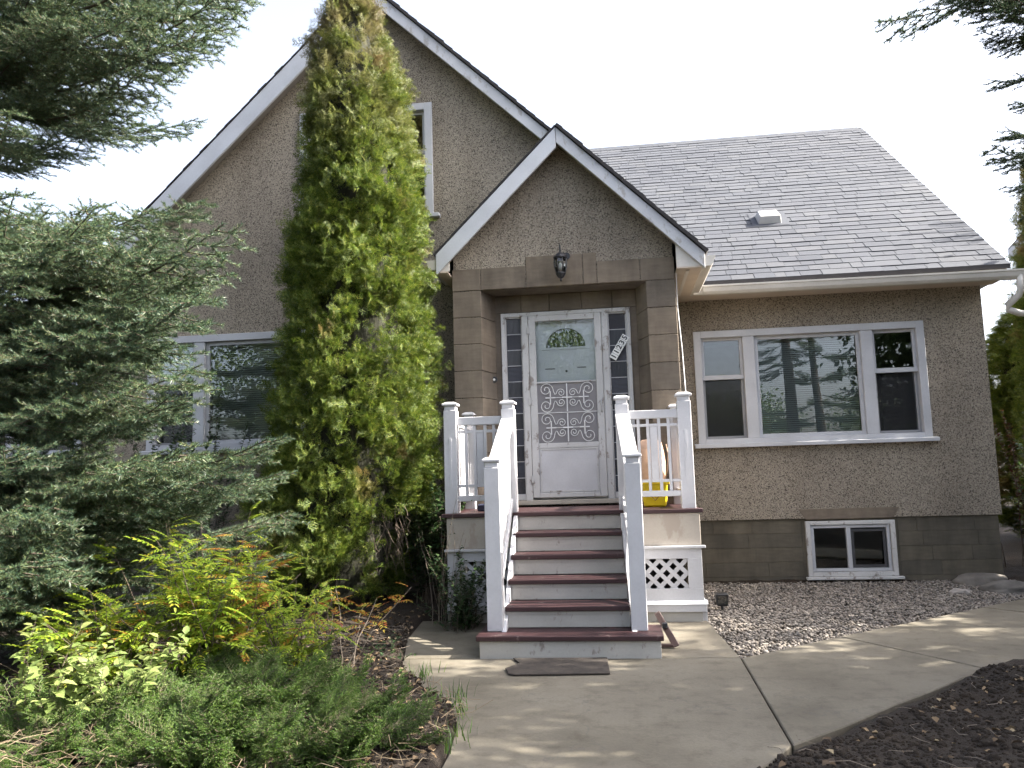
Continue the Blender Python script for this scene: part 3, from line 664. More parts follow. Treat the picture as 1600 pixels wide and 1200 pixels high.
# scrollwork
sc = MB(); cx = (gx0+gx1)/2; gw = (gx1-gx0)/2; YS = DY-.012
def spiral(c, r0, a0, turns, sgn, tail):
    pts = [Vector(tail)] if tail else []
    for i in range(26):
        u = i/25; a = a0+sgn*turns*2*math.pi*u; r = r0*(1-.82*u); pts.append(Vector((c[0]+r*math.cos(a), YS, c[1]+r*math.sin(a))))
    return pts
for zc in (2.155, 1.822):
    hh = .155
    for sx in (-1, 1):
        for sz in (-1, 1):
            oc = (cx+sx*gw*.70, zc+sz*hh*.58); ic = (cx+sx*gw*.20, zc+sz*hh*.34)
            po = spiral(oc, .075, (math.pi if sx > 0 else 0)+(-.3*sz*sx), 1.55, -sx*sz, None)
            pi_ = spiral(ic, .046, (0 if sx > 0 else math.pi)+(.4*sz*sx), 1.5, -sx*sz*-1, None)
            mid = [po[0]*(1-t)+pi_[0]*t+Vector((0, 0, -sz*.055*math.sin(math.pi*t)))*1 for t in (0, .25, .5, .75, 1)]
            sc.tube(po, .0045, 5); sc.tube(pi_, .0045, 5); sc.tube(mid, .0045, 5)
        bx = cx+sx*gw*.56
        sc.box(bx-.055 if sx > 0 else bx-.055, bx+.055, YS-.004, YS+.004, zc-.006, zc+.006); sc.box(bx-.006, bx+.006, YS-.004, YS+.004, zc-.075, zc+.075)
    sc.box(cx-gw*.5, cx+gw*.5, YS-.003, YS+.003, zc-.003, zc+.003); sc.box(cx-.055, cx+.055, YS-.005, YS+.005, zc-.007, zc+.007)
    sc.box(cx-.006, cx+.006, YS-.004, YS+.004, zc-hh, zc+hh)
sc.box(gx0, gx1, YS-.003, YS+.003, 1.985, 1.992)
sc.build('scrollwork', 'iron_white', storm)
mb = MB(); mb.tube([(dx1-.03, DY-.03, 1.98), (dx1-.03, DY-.055, 1.99), (dx1-.03, DY-.055, 2.10), (dx1-.03, DY-.03, 2.11)], .008, 6); mb.build('handle', 'came_lead', storm, smooth=True)
for z in (2.88, 2.08, 1.22):
    mb = MB(); mb.box(dx0-.018, dx0+.012, DY-.036, DY-.023, z, z+.085); mb.build('hinge', 'peeling_white', storm, bevel=.003)
IY = DY+.10
mb = MB(); ixc = (dx0+dx1)/2; fr, fz = .235, 2.72
arc = [(ixc+fr*math.cos(math.pi*k/20), fz+fr*math.sin(math.pi*k/20)) for k in range(21)]
inner = wall_mesh([(dx0-.03, 1.0), (dx1+.03, 1.0), (dx1+.03, 3.12), (dx0-.03, 3.12)], [arc], IY, .045, 'front_door', 'inner_door', H)
arc2 = [(ixc+(fr+.035)*math.cos(math.pi*k/20), fz-.012+(fr+.045)*math.sin(math.pi*k/20)) for k in range(21)]
wall_mesh(arc2, [[(ixc+(fr-.012)*math.cos(math.pi*k/20), fz+.012+(fr-.02)*math.sin(math.pi*k/20)) for k in range(21)]], IY-.014, .013, 'fanlight_trim', 'inner_door', inner)
mb = MB(); mb.prism([(a, IY+.02, b) for a, b in arc], (0, .004, 0)); mb.build('fanlight_pane', 'glass', inner)
mb = MB(); mb.lathe([(.012, 0), (.012, .012)], (0, 0, 0), 10)
pv = MB(); pv.tube([(ixc+.0, IY-.008, 2.46), (ixc, IY+.002, 2.46)], .013, 10); pv.build('peephole', 'dark_metal', inner)
mb = MB(); mb.box(ixc-.24, ixc-.13, IY-.006, IY-.001, 2.485, 2.497); mb.box(ixc+.12, ixc+.22, IY-.006, IY-.001, 2.49, 2.502); mb.build('panel_moulding', 'putty', inner)
mb = MB(); mb.box(-1.5, .5, 9.02+.25, 9.32, .9, 3.4); hb(mb, 'room_wall', 'interior')
rebase(house, (-1, 10, 0))
# ================================================================== WOODEN PORCH AND STEPS
porch = empty('wooden_porch'); tag(porch, 'white wooden porch with dark red treads, newel posts and lattice skirt', 'porch')
pb = lambda mb, name, mat, **k: mb.build(name, mat, porch, **k)
DZ = .975; DX0, DX1, DF = -1.60, .72, 7.29
yy = DF; k = 0
while yy < 8.44:                                   # deck boards
    y1 = min(yy+.142, 8.444); mb = MB(); mb.box(DX0-(.03 if k == 0 else 0), DX1+(.015 if k == 0 else 0), yy+.002, y1-.003, DZ-.034, DZ+rnd.uniform(-.001, .001)); pb(mb, 'deck_board', 'tread_red', bevel=.004); yy = y1; k += 1
RIS = DZ/6; RUN = .284
skew = lambda y: .05*(7.36-y)/1.3                  # the flight is not quite square to the house
for k in range(1, 6):
    z = RIS*k; yf = 5.86+RUN*(k-1); s_ = skew(yf+.1)
    a, b = (-1.105, .20) if k == 1 else (-.935, .005)
    yb = yf+RUN+.03+(.12 if k == 1 else 0)
    mb = MB(); mb.box(a+s_-.02*(k == 1), b+s_+.02*(k == 1), yf, yf+RUN*.5, z-.036, z+rnd.uniform(-.001, .001)); pb(mb, 'tread', 'tread_red', bevel=.005)
    mb = MB(); mb.box(a+s_-.02*(k == 1), b+s_+.02*(k == 1), yf+RUN*.5+.004, yb, z-.036, z+rnd.uniform(-.002, .001)); pb(mb, 'tread', 'tread_red', bevel=.005)
    mb = MB(); mb.box(a+s_+.0, b+s_-.0, yf+.035, yf+.057, z-RIS+(.002 if k > 1 else -.03), z-.038); pb(mb, 'riser', 'riser_paint', bevel=.003)
    if k > 1:
        mb = MB(); mb.box(a+s_, b+s_, yf+.027, yf+.035, z-.060, z-.038); pb(mb, 'cove_strip', 'riser_paint')
    if k == 1:
        for xx in (a+s_, b+s_-.022): mb = MB(); mb.box(xx, xx+.022, yf+.058, yb-.02, -.02, z-.038); pb(mb, 'side_board', 'riser_paint', bevel=.003)
mb = MB(); mb.box(-.935, .005, DF+.035, DF+.057, RIS*5+.002, DZ-.036); pb(mb, 'riser', 'riser_paint', bevel=.003)
for sx, x in ((-1, -.955), (1, .005)):            # side strings
    mb = MB(); pts = [(5.98, .13), (5.98, .02), (6.3, .0), (7.34, .55), (7.34, .96), (7.2, .93)]
    mb.add([(x+skew(y), y, z) for y, z in pts]+[(x+.035+skew(y), y, z) for y, z in pts], [tuple(range(6))[::-1], tuple(range(6, 12))]+[(i, (i+1) % 6, (i+1) % 6+6, i+6) for i in range(6)]); pb(mb, 'string_board', 'porch_white', bevel=.003)
def newel(x, y, z0, z1, w=.122):
    mb = MB(); h = w/2; mb.box(x-h, x+h, y-h, y+h, z0, z1-.075); 
    o = pb(mb, 'newel_post', 'porch_white', bevel=.004)
    mb = MB(); mb.box(x-h+.008, x+h-.008, y-h+.008, y+h-.008, z1-.075, z1-.03); mb.build('post_neck', 'porch_white', o, bevel=.003)
    c = h+.012; mb = MB(); mb.add([(x-c,y-c,z1-.03),(x+c,y-c,z1-.03),(x+c,y+c,z1-.03),(x-c,y+c,z1-.03),(x-c,y-c,z1-.012),(x+c,y-c,z1-.012),(x+c,y+c,z1-.012),(x-c,y+c,z1-.012),(x-c*.55,y-c*.55,z1+.006),(x+c*.55,y-c*.55,z1+.006),(x+c*.55,y+c*.55,z1+.006),(x-c*.55,y+c*.55,z1+.006)],
        [(0,3,2,1),(0,1,5,4),(1,2,6,5),(2,3,7,6),(3,0,4,7),(4,5,9,8),(5,6,10,9),(6,7,11,10),(7,4,8,11),(8,9,10,11)]); mb.build('post_cap', 'porch_white', o, bevel=.003)
    if z1 > 1.6:                                  # raised strip on the face
        mb = MB(); mb.box(x-.011, x+.011, y-h-.007, y-h-.0002, z0+.24, z1-.34); mb.build('post_strip', 'porch_white', o)
    return o
NF = 7.42
FLx, FRx, SLx, SRx = -1.545, .622, -.995, .062
newel(FLx, NF, DZ, 2.015); newel(FRx, NF, DZ, 2.02); newel(SLx, NF, DZ, 2.01); newel(SRx, NF, DZ, 2.013)
newel(FLx, 8.37, DZ, 1.99, .11); newel(FRx-.01, 8.37, DZ, 1.99, .11)
LY = 6.10
newel(-.955, LY, RIS, 1.453, .118); newel(.112, LY, RIS, 1.458, .118)
def deck_rail(xa, xb, y):
    mb = MB(); mb.box(xa, xb, y-.03, y+.03, 1.795, 1.872); pb(mb, 'top_rail', 'porch_white', bevel=.004)
    mb = MB(); mb.box(xa, xb, y-.03, y+.03, 1.085, 1.138); pb(mb, 'bottom_rail', 'porch_white', bevel=.004)
    for z in (1.722, 1.215): mb = MB(); mb.box(xa, xb, y-.014, y+.014, z, z+.026); pb(mb, 'cross_rail', 'porch_white', bevel=.002)
    c = (xa+xb)/2; d = (xb-xa)
    for t in (-.31, -.115, .115, .31):
        x = c+t*d; mb = MB(); mb.box(x-.013, x+.013, y-.018, y+.018, 1.138, 1.795); pb(mb, 'baluster', 'porch_white', bevel=.002)
    mb = MB(); mb.box(c-.115*d+.016, c+.115*d-.016, y-.010, y+.010, 1.241, 1.722); pb(mb, 'centre_slat', 'porch_white', bevel=.002)
deck_rail(FLx+.061, SLx-.061, NF); deck_rail(SRx+.061, FRx-.061, NF)
for x in (FLx, FRx-.005):                          # railings returning to the wall
    mb = MB(); mb.box(x-.03, x+.03, NF+.061, 8.315, 1.795, 1.872); pb(mb, 'top_rail', 'porch_white', bevel=.004)
    mb = MB(); mb.box(x-.03, x+.03, NF+.061, 8.315, 1.085, 1.138); pb(mb, 'bottom_rail', 'porch_white', bevel=.004)
    for t in range(1, 7):
        y = NF+.061+(8.315-NF-.061)*t/7; w = .045 if t in (3, 4) else .014; mb = MB(); mb.box(x-.014, x+.014, y-w, y+w, 1.138, 1.795); pb(mb, 'baluster', 'porch_white', bevel=.002)
for xa, xb in ((SLx, -.955), (SRx, .112)):         # stair rails
    ya, yb, za, zb = NF-.061, LY+.059, 1.845, 1.375
    def sl_board(t0, t1, hw, top, bot, name):
        mb = MB(); P = []
        for y, z, x in ((ya, za, xa), (yb, zb, xb)):
            P.append([(x-hw, y, z+bot), (x+hw, y, z+bot), (x+hw, y, z+top), (x-hw, y, z+top)])
        mb.add(P[0]+P[1], [(0,3,2,1),(4,5,6,7),(0,1,5,4),(1,2,6,5),(2,3,7,6),(3,0,4,7)]); pb(mb, name, 'porch_white', bevel=.003)
    sl_board(0, 1, .062, .0, -.035, 'handrail'); sl_board(0, 1, .030, -.037, -.115, 'handrail_web')
    zlo = lambda y: DZ+.06+(y-7.36)*.57
    mb = MB(); y0, y1 = ya, yb
    mb.add([(xa-.03,y0,zlo(y0)),(xa+.03,y0,zlo(y0)),(xa+.03,y0,zlo(y0)+.07),(xa-.03,y0,zlo(y0)+.07),(xb-.03,y1,zlo(y1)),(xb+.03,y1,zlo(y1)),(xb+.03,y1,zlo(y1)+.07),(xb-.03,y1,zlo(y1)+.07)], [(0,3,2,1),(4,5,6,7),(0,1,5,4),(1,2,6,5),(2,3,7,6),(3,0,4,7)]); pb(mb, 'bottom_rail', 'porch_white', bevel=.003)
    nb_ = 9
    for t in range(nb_):
        u = (t+.5)/nb_; y = ya+(yb-ya)*u; x = xa+(xb-xa)*u; w = .05 if t % 3 == 1 else .022; zt = za+(zb-za)*u-.10; zo = zlo(y)+.06
        sl_ = (zb-za)/(yb-ya); mb = MB(); mb.prism([(x-.014, y-w, zo-w*.57), (x-.014, y+w, zo+w*.57), (x-.014, y+w, zt+w*sl_), (x-.014, y-w, zt-w*sl_)], (.028, 0, 0)); pb(mb, 'baluster', 'porch_white', bevel=.002)
# skirt: fascia boards, ledge, lattice panels, plinth
SY = 7.315
for xa, xb, sd_ in ((-1.585, -.975, 'l'), (.045, .705, 'r')):
    mb = MB(); mb.box(xa, xb, SY, SY+.02, .655, DZ-.036); pb(mb, 'skirt_board', 'skirt_wood', bevel=.003)
    mb = MB(); mb.box(xa-(.02 if sd_ == 'l' else 0), xb+(.035 if sd_ == 'r' else 0), SY-.035, SY+.02, .632, .654); pb(mb, 'skirt_ledge', 'porch_white', bevel=.003)
    ox0, ox1 = (xa+.115, xb-.0) if sd_ == 'l' else (xa+.0, xb-.125)
    mb = MB(); mb.box(xa, xb, SY+.002, SY+.022, .54, .631)
    mb.box(xa, ox0, SY+.002, SY+.022, .28, .54) if sd_ == 'l' else mb.box(ox1, xb, SY+.002, SY+.022, .28, .54)
    mb.box(xa, xb, SY+.002, SY+.022, .175, .28); pb(mb, 'lattice_frame', 'porch_white', bevel=.002)
    for dsg in (1, -1):                             # lattice strips clipped to the opening
        c = ox0-.3
        while c < ox1+.3:
            pts = []
            for t in np.linspace(0, 1, 60):
                z = .275+.27*t; x = c+dsg*(.27*t-.135)
                if ox0-.01 <= x <= ox1+.01: pts.append((x, z))
            if len(pts) > 4:
                (xa1, za1), (xb1, zb1) = pts[0], pts[-1]; w = .026
                mb = MB(); yy0 = SY+.026+(.006 if dsg > 0 else 0); mb.prism([(xa1-w, yy0, za1), (xa1+w, yy0, za1), (xb1+w, yy0, zb1), (xb1-w, yy0, zb1)], (0, .005, 0)); pb(mb, 'lattice_strip', 'porch_white')
            c += .118
    mb = MB(); mb.prism([(xa, SY-.055, .150), (xa, SY+.01, .185), (xa, SY+.02, .150)], (xb-xa+(.03 if sd_ == 'r' else 0), 0, 0)); mb.box(xa, xb+(.015 if sd_ == 'r' else 0), SY-.045, SY+.02, .085, .149); pb(mb, 'plinth_board', 'porch_white', bevel=.003)
    mb = MB(); mb.box(xa, xb-.02, SY-.02, SY+.02, -.05, .083); pb(mb, 'plinth_board', 'riser_paint', bevel=.003)
for x in (DX0+.015, DX1-.035):
    mb = MB(); mb.box(x, x+.02, SY+.024, 8.44, .655, DZ-.036); pb(mb, 'skirt_board', 'skirt_wood', bevel=.003)
    mb = MB(); mb.box(x, x+.02, SY+.024, 8.44, .17, .631); pb(mb, 'side_panel', 'porch_white', bevel=.003)
    mb = MB(); mb.box(x-.01, x+.045, SY+.024, 8.44, -.05, .168); pb(mb, 'plinth_board', 'porch_white', bevel=.003)
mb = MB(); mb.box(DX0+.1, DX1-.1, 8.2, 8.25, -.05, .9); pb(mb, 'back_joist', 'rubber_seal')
rebase(porch, (-.44, 7.3, 0))

# ================================================================== SMALL THINGS
t = empty('wall_lantern'); tag(t, 'small black carriage lantern with glass sides above the porch doorway', 'lantern')
lx, ly, lz = -.508, 8.30, 3.44
mb = MB(); mb.lathe([(.028, -.055), (.046, -.03), (.055, -.012), (.055, .0)], (lx, ly, lz), 10); mb.build('base', 'dark_metal', t)
mb = MB(); mb.lathe([(.048, 0), (.066, .06), (.070, .11), (.062, .155)], (lx, ly, lz), 8); mb.build('glass_shade', 'lamp_glass', t)
for k in range(8):
    a = 2*math.pi*(k+.5)/8; c, s_ = math.cos(a), math.sin(a); mb = MB(); mb.tube([(lx+r*c, ly+r*s_, lz+z) for r, z in ((.050, 0), (.068, .06), (.072, .11), (.064, .155))], .0055, 5); mb.build('cage_bar', 'dark_metal', t)
mb = MB(); mb.lathe([(.074, .152), (.078, .162), (.060, .19), (.030, .215), (.012, .225), (.008, .30), (.004, .31)], (lx, ly, lz), 10); mb.build('cap', 'dark_metal', t)
mb = MB(); mb.lathe([(.006, -.095), (.014, -.08), (.010, -.066), (.022, -.055)], (lx, ly, lz), 8); mb.build('finial', 'dark_metal', t)
mb = MB(); mb.tube([(lx, ly+.02, lz+.20), (lx+.03, ly+.07, lz+.235), (lx+.06, 8.44, lz+.215)], .008, 6); mb.tube([(lx+.06, 8.447, lz+.215), (lx+.06, 8.435, lz+.215)], .04, 10); mb.build('bracket', 'dark_metal', t)
mb = MB(); mb.lathe([(.013, .03), (.02, .05), (.02, .09), (.008, .11)], (lx, ly, lz), 8); mb.build('bulb', 'plaque_white', t)
rebase(t, (lx, 8.44, lz))

t = empty('house_number_plaque'); tag(t, 'slanted white number plaque reading 11235 on the sidelight beside the door', 'house number')
ca = Vector((.079, DY-.024, 2.684)); dv = Vector((.157, 0, .250)).normalized(); pv_ = Vector((-dv.z, 0, dv.x)); L = .30
for i in range(5):
    c = ca+dv*((i-2)*L/5); mb = MB(); h = L/10-.002; w = .042
    mb.prism([c-dv*h-pv_*w, c+dv*h-pv_*w, c+dv*h+pv_*w, c-dv*h+pv_*w], (0, .006, 0)); mb.build('number_tile', 'plaque_white', t)
    fc = bpy.data.curves.new('digit', 'FONT'); fc.body = '11235'[i]; fc.size = .082; fc.align_x = 'CENTER'; fc.align_y = 'CENTER'; fc.extrude = .0015; fc.offset = .0022; fc.materials.append(M['plaque_black'])
    fo = bpy.data.objects.new('digit_outline', fc); col.objects.link(fo); bpy.context.view_layer.update()
    dm = bpy.data.meshes.new_from_object(fo.evaluated_get(bpy.context.evaluated_depsgraph_get())); bpy.data.objects.remove(fo)
    if not dm.materials: dm.materials.append(M['plaque_black'])
    fo = bpy.data.objects.new('digit', dm); col.objects.link(fo); fo.parent = t
    mx = Matrix.Identity(4)
    for j in range(3): mx[j][0] = dv[j]; mx[j][1] = pv_[j]; mx[j][2] = (0, -1, 0)[j]; mx[j][3] = (c+Vector((0, -.002, 0)))[j]
    fo.matrix_basis = mx
rebase(t, ca)

t = empty('doorbell'); tag(t, 'small round dark doorbell on the stone beside the door frame', 'doorbell')
mb = MB(); mb.tube([(-1.315, DY-.10, 2.375), (-1.315, DY-.085, 2.375)], [.034, .038], 14); mb.build('plate', 'dark_metal', t)
mb = MB(); mb.tube([(-1.315, DY-.108, 2.375), (-1.315, DY-.1, 2.375)], [.010, .014], 10); mb.build('button', 'plaque_white', t)
rebase(t, (-1.315, DY-.08, 2.375))

t = MB(); pts = [(-.80, 5.845), (-.13, 5.865), (-.105, 5.42), (-.73, 5.375), (-.775, 5.40), (-.815, 5.55), (-.735, 5.70)]
t.prism([(x, y, .0065) for x, y in pts], (0, 0, .010)); o = t.build('doormat', 'mat_brown', None, bevel=.003); tag(o, 'worn brown rubber doormat lying at the foot of the steps', 'doormat')

t = empty('yellow_tub'); tag(t, 'bright yellow plastic tub standing on the porch deck behind the railing', 'tub')
tx, ty = .345, 7.85; prof = lambda r0, r1, z0, z1, th=.0: None
def taper_box(mb, cx, cy, hx0, hy0, hx1, hy1, z0, z1):
    mb.add([(cx-hx0,cy-hy0,z0),(cx+hx0,cy-hy0,z0),(cx+hx0,cy+hy0,z0),(cx-hx0,cy+hy0,z0),(cx-hx1,cy-hy1,z1),(cx+hx1,cy-hy1,z1),(cx+hx1,cy+hy1,z1),(cx-hx1,cy+hy1,z1)], [(0,3,2,1),(4,5,6,7),(0,1,5,4),(1,2,6,5),(2,3,7,6),(3,0,4,7)])
mb = MB(); taper_box(mb, tx, ty, .105, .09, .125, .11, DZ+.003, DZ+.24); mb.build('body', 'yellow_plastic', t, bevel=.015)
mb = frame_box(tx-.135, tx+.135, 0, .24, .014, 0, .02); 
mb = MB(); mb.box(tx-.137, tx+.137, ty-.122, ty-.105, DZ+.215, DZ+.245); mb.box(tx-.137, tx+.137, ty+.105, ty+.122, DZ+.215, DZ+.245); mb.box(tx-.137, tx-.120, ty-.105, ty+.105, DZ+.215, DZ+.245); mb.box(tx+.120, tx+.137, ty-.105, ty+.105, DZ+.215, DZ+.245); mb.build('rim', 'yellow_plastic', t, bevel=.004)
mb = MB(); e = ty-.104; mb.tube([(tx-.055, e-.007, DZ+.125), (tx, e, DZ+.065), (tx+.055, e-.007, DZ+.125)], .004, 5); mb.tube([(tx-.03, e-.006, DZ+.125), (tx, e-.003, DZ+.095), (tx+.03, e-.006, DZ+.125)], .004, 5); mb.build('emblem', 'emblem_red', t)
rebase(t, (tx, ty, DZ))
t = empty('tan_cushion'); tag(t, 'tan padded cushion propped upright behind the yellow tub', 'cushion')
bm = bmesh.new(); bmesh.ops.create_cube(bm, size=1)
bmesh.ops.subdivide_edges(bm, edges=bm.edges[:], cuts=5, use_grid_fill=True)
for v in bm.verts:
    x, y, z = v.co*2; v.co.x = .13*x*(1-.10*max(0, z)**4)+.006*math.sin(5*z); v.co.y = .075*y*(1-.35*x*x*.8)*(1-.2*z*z); v.co.z = .33*z*(1-.10*abs(x)**4)
me = bpy.data.meshes.new('pad'); bm.to_mesh(me); bm.free(); me.materials.append(M['tan_fabric']); me.polygons.foreach_set('use_smooth', [True]*len(me.polygons))
o = bpy.data.objects.new('pad', me); col.objects.link(o); o.parent = t; o.location = (.34, 8.14, DZ+.325); o.rotation_euler = (R(-10), 0, R(4))
mb = MB(); mb.tube([(.485, 8.02, DZ+.60), (.50, 8.0, DZ+.5), (.485, 7.99, DZ+.35), (.455, 7.99, DZ+.25)], .006, 5); mb.build('strap', 'tan_fabric', t)
rebase(t, (.34, 8.1, DZ))
mb = MB(); taper_box(mb, -1.26, 7.75, .10, .06, .10, .06, DZ+.003, DZ+.07); o = mb.build('storage_case', 'navy_plastic', None, bevel=.01); tag(o, 'low navy blue case on the deck behind the porch railing', 'case')

t = empty('boot_scraper'); tag(t, 'dark brown wooden prop board leaning against the bottom step', 'prop board')
mb = MB(); mb.prism([(.235, 6.42, .215), (.275, 6.42, .235), (.40, 6.20, .028), (.355, 6.20, .008)], (.0, .045, .0)); mb.build('board', 'dark_board', t, bevel=.004)
mb = MB(); mb.box(.235, .36, 6.215, 6.25, .008, .032); mb.build('foot', 'dark_board', t, bevel=.004)
mb = MB(); mb.box(.285, .325, 6.30, 6.34, .13, .17); mb.build('bracket', 'dark_metal', t, bevel=.004)
t.name = 'prop_board'; rebase(t, (.3, 6.3, 0))

t = empty('garden_light'); tag(t, 'small black garden spotlight sitting on the gravel by the porch corner', 'garden light')
gx_, gy_, gz_ = .95, 8.12, -.03
mb = MB(); mb.tube([(gx_, gy_, gz_-.05), (gx_, gy_, gz_+.06)], .012, 6); mb.build('stake', 'black_plastic', t)
mb = MB(); taper_box(mb, gx_, gy_, .05, .045, .062, .055, gz_+.03, gz_+.15); o = mb.build('housing', 'black_plastic', t, bevel=.01)
mb = MB(); mb.box(gx_-.045, gx_+.045, gy_-.058, gy_-.052, gz_+.06, gz_+.13); mb.build('lens', 'glass', t)
rebase(t, (gx_, gy_, gz_))

def boulder(name, loc, s, mat, label, cat='boulder', seed=1):
    bm = bmesh.new(); bmesh.ops.create_icosphere(bm, subdivisions=3, radius=1); r2 = random.Random(seed); off = r2.uniform(0, 50)
    for v in bm.verts:
        p = v.co; k = 1+.9*float(fbm(np.array(p.x*1.7+off), np.array(p.y*1.7+p.z*2.1+off), 4)); v.co = Vector((p.x*k*s[0], p.y*k*s[1], max(p.z, -.55)*k*s[2]))
    me = bpy.data.meshes.new(name); bm.to_mesh(me); bm.free(); me.materials.append(M[mat]); me.polygons.foreach_set('use_smooth', [True]*len(me.polygons))
    o = bpy.data.objects.new(name, me); col.objects.link(o); o.location = loc; tag(o, label, cat, 'rocks by the house corner'); return o
boulder('boulder', (3.98, 9.72, -.05), (.30, .15, .13), 'rock', 'low grey boulder tucked against the foundation corner', seed=3)
boulder('boulder', (4.02, 9.12, -.04), (.30, .20, .10), 'rock', 'flat grey boulder at the edge of the walk by the corner', seed=5)
boulder('boulder', (4.75, 9.55, -.05), (.34, .25, .13), 'rock', 'grey boulder beyond the house corner by the dark hedge', seed=8)
boulder('stone', (3.48, 9.02, -.035), (.12, .06, .045), 'pale_rock', 'small pale stone lying on the gravel before the boulders', 'stone', seed=11)

# blinds behind the panes
def blind(x0, x1, z0, z1, y, label, pitch=.026, ang=.6):
    t = empty('window_blind'); tag(t, label, 'blind', 'venetian blinds in the house windows'); mb = MB(); z = z0
    while z < z1-.04:
        h = .012; mb.add([(x0, y-h*math.cos(ang), z-h*math.sin(ang)), (x1, y-h*math.cos(ang), z-h*math.sin(ang)), (x1, y+h*math.cos(ang), z+h*math.sin(ang)), (x0, y+h*math.cos(ang), z+h*math.sin(ang))], [(0,1,2,3)]); z += pitch
    o = mb.build('slats', 'blind_white', t); o['kind'] = 'stuff'
    mb = MB(); mb.box(x0, x1, y-.02, y+.02, z1-.04, z1); mb.build('head_rail', 'blind_white', t)
    for x in (x0+.15, x1-.15): mb = MB(); mb.tube([(x, y-.014, z0), (x, y-.014, z1-.04)], .0012, 4); mb.build('ladder_cord', 'blind_white', t)
    rebase(t, ((x0+x1)/2, y, z0))
blind(RWX0+.75, RWX1-.75, RWZ0+.08, RWZ1-.10, WY+.17, 'lowered pale venetian blind in the big pane of the wing window', ang=1.0)
blind(LWX0+.75, LWX1-.75, LWZ0+.08, LWZ1-.10, GY0+.17, 'pale venetian blind in the big pane beside the columnar cedar', ang=1.05)
blind(LWX0+.10, LWX0+.60, LWZ0+.75, LWZ1-.10, GY0+.17, 'half raised venetian blind in the narrow sash behind the spruce boughs', ang=.7)
t = empty('tan_box'); tag(t, 'tan upright box seen standing inside behind the wing window', 'box'); mb = MB(); mb.box(1.80, 1.93, WY+.30, WY+.45, .9, 2.06); mb.build('body', 'tan_fabric', t, bevel=.005); rebase(t, (1.86, 10.4, .86))

# neighbouring house
nb = empty('neighbour_house', (10.2, 20, 0)); tag(nb, 'neighbouring tan house with white gable trim behind the dark cedar', 'house')
def nbm(mb, name, mat): return mb.build(name, mat, nb)
NE, NA, NX = 6.1, 9.6, 12.2                       # eave and ridge height, centre
mb = MB(); mb.prism([(NX-2.9, 17, -.2), (NX+2.9, 17, -.2), (NX+2.9, 17, NE+.45), (NX, 17, NA-.2), (NX-2.9, 17, NE+.45)], (0, 8, 0)); nbm(mb, 'wall', 'nb_wall')
for sx in (-1, 1):
    mb = MB(); mb.prism([(NX, 16.6, NA), (NX+sx*3.5, 16.6, NE), (NX+sx*3.5, 16.6, NE-.1), (NX, 16.6, NA-.1)], (0, 8.8, 0)); nbm(mb, 'roof', 'nb_roof')
    mb = MB(); mb.prism([(NX, 16.55, NA-.05), (NX+sx*3.5, 16.55, NE-.05), (NX+sx*3.5, 16.55, NE-.3), (NX, 16.55, NA-.3)], (0, .04, 0)); nbm(mb, 'fascia_board', 'trim_white')
w = frame_box(NX-.7, NX+.7, 6.4, 7.6, .1, 16.94, 17.03).build('window', 'trim_white', nb); mb = MB(); mb.box(NX-.6, NX+.6, 16.985, 16.995, 6.5, 7.5); mb.build('pane', 'reeded_vertical', w)
rebase(nb, (NX, 17, 0)); nb.rotation_euler = (0, 0, R(-32)); nb.location = (NX, 17.5, 0)
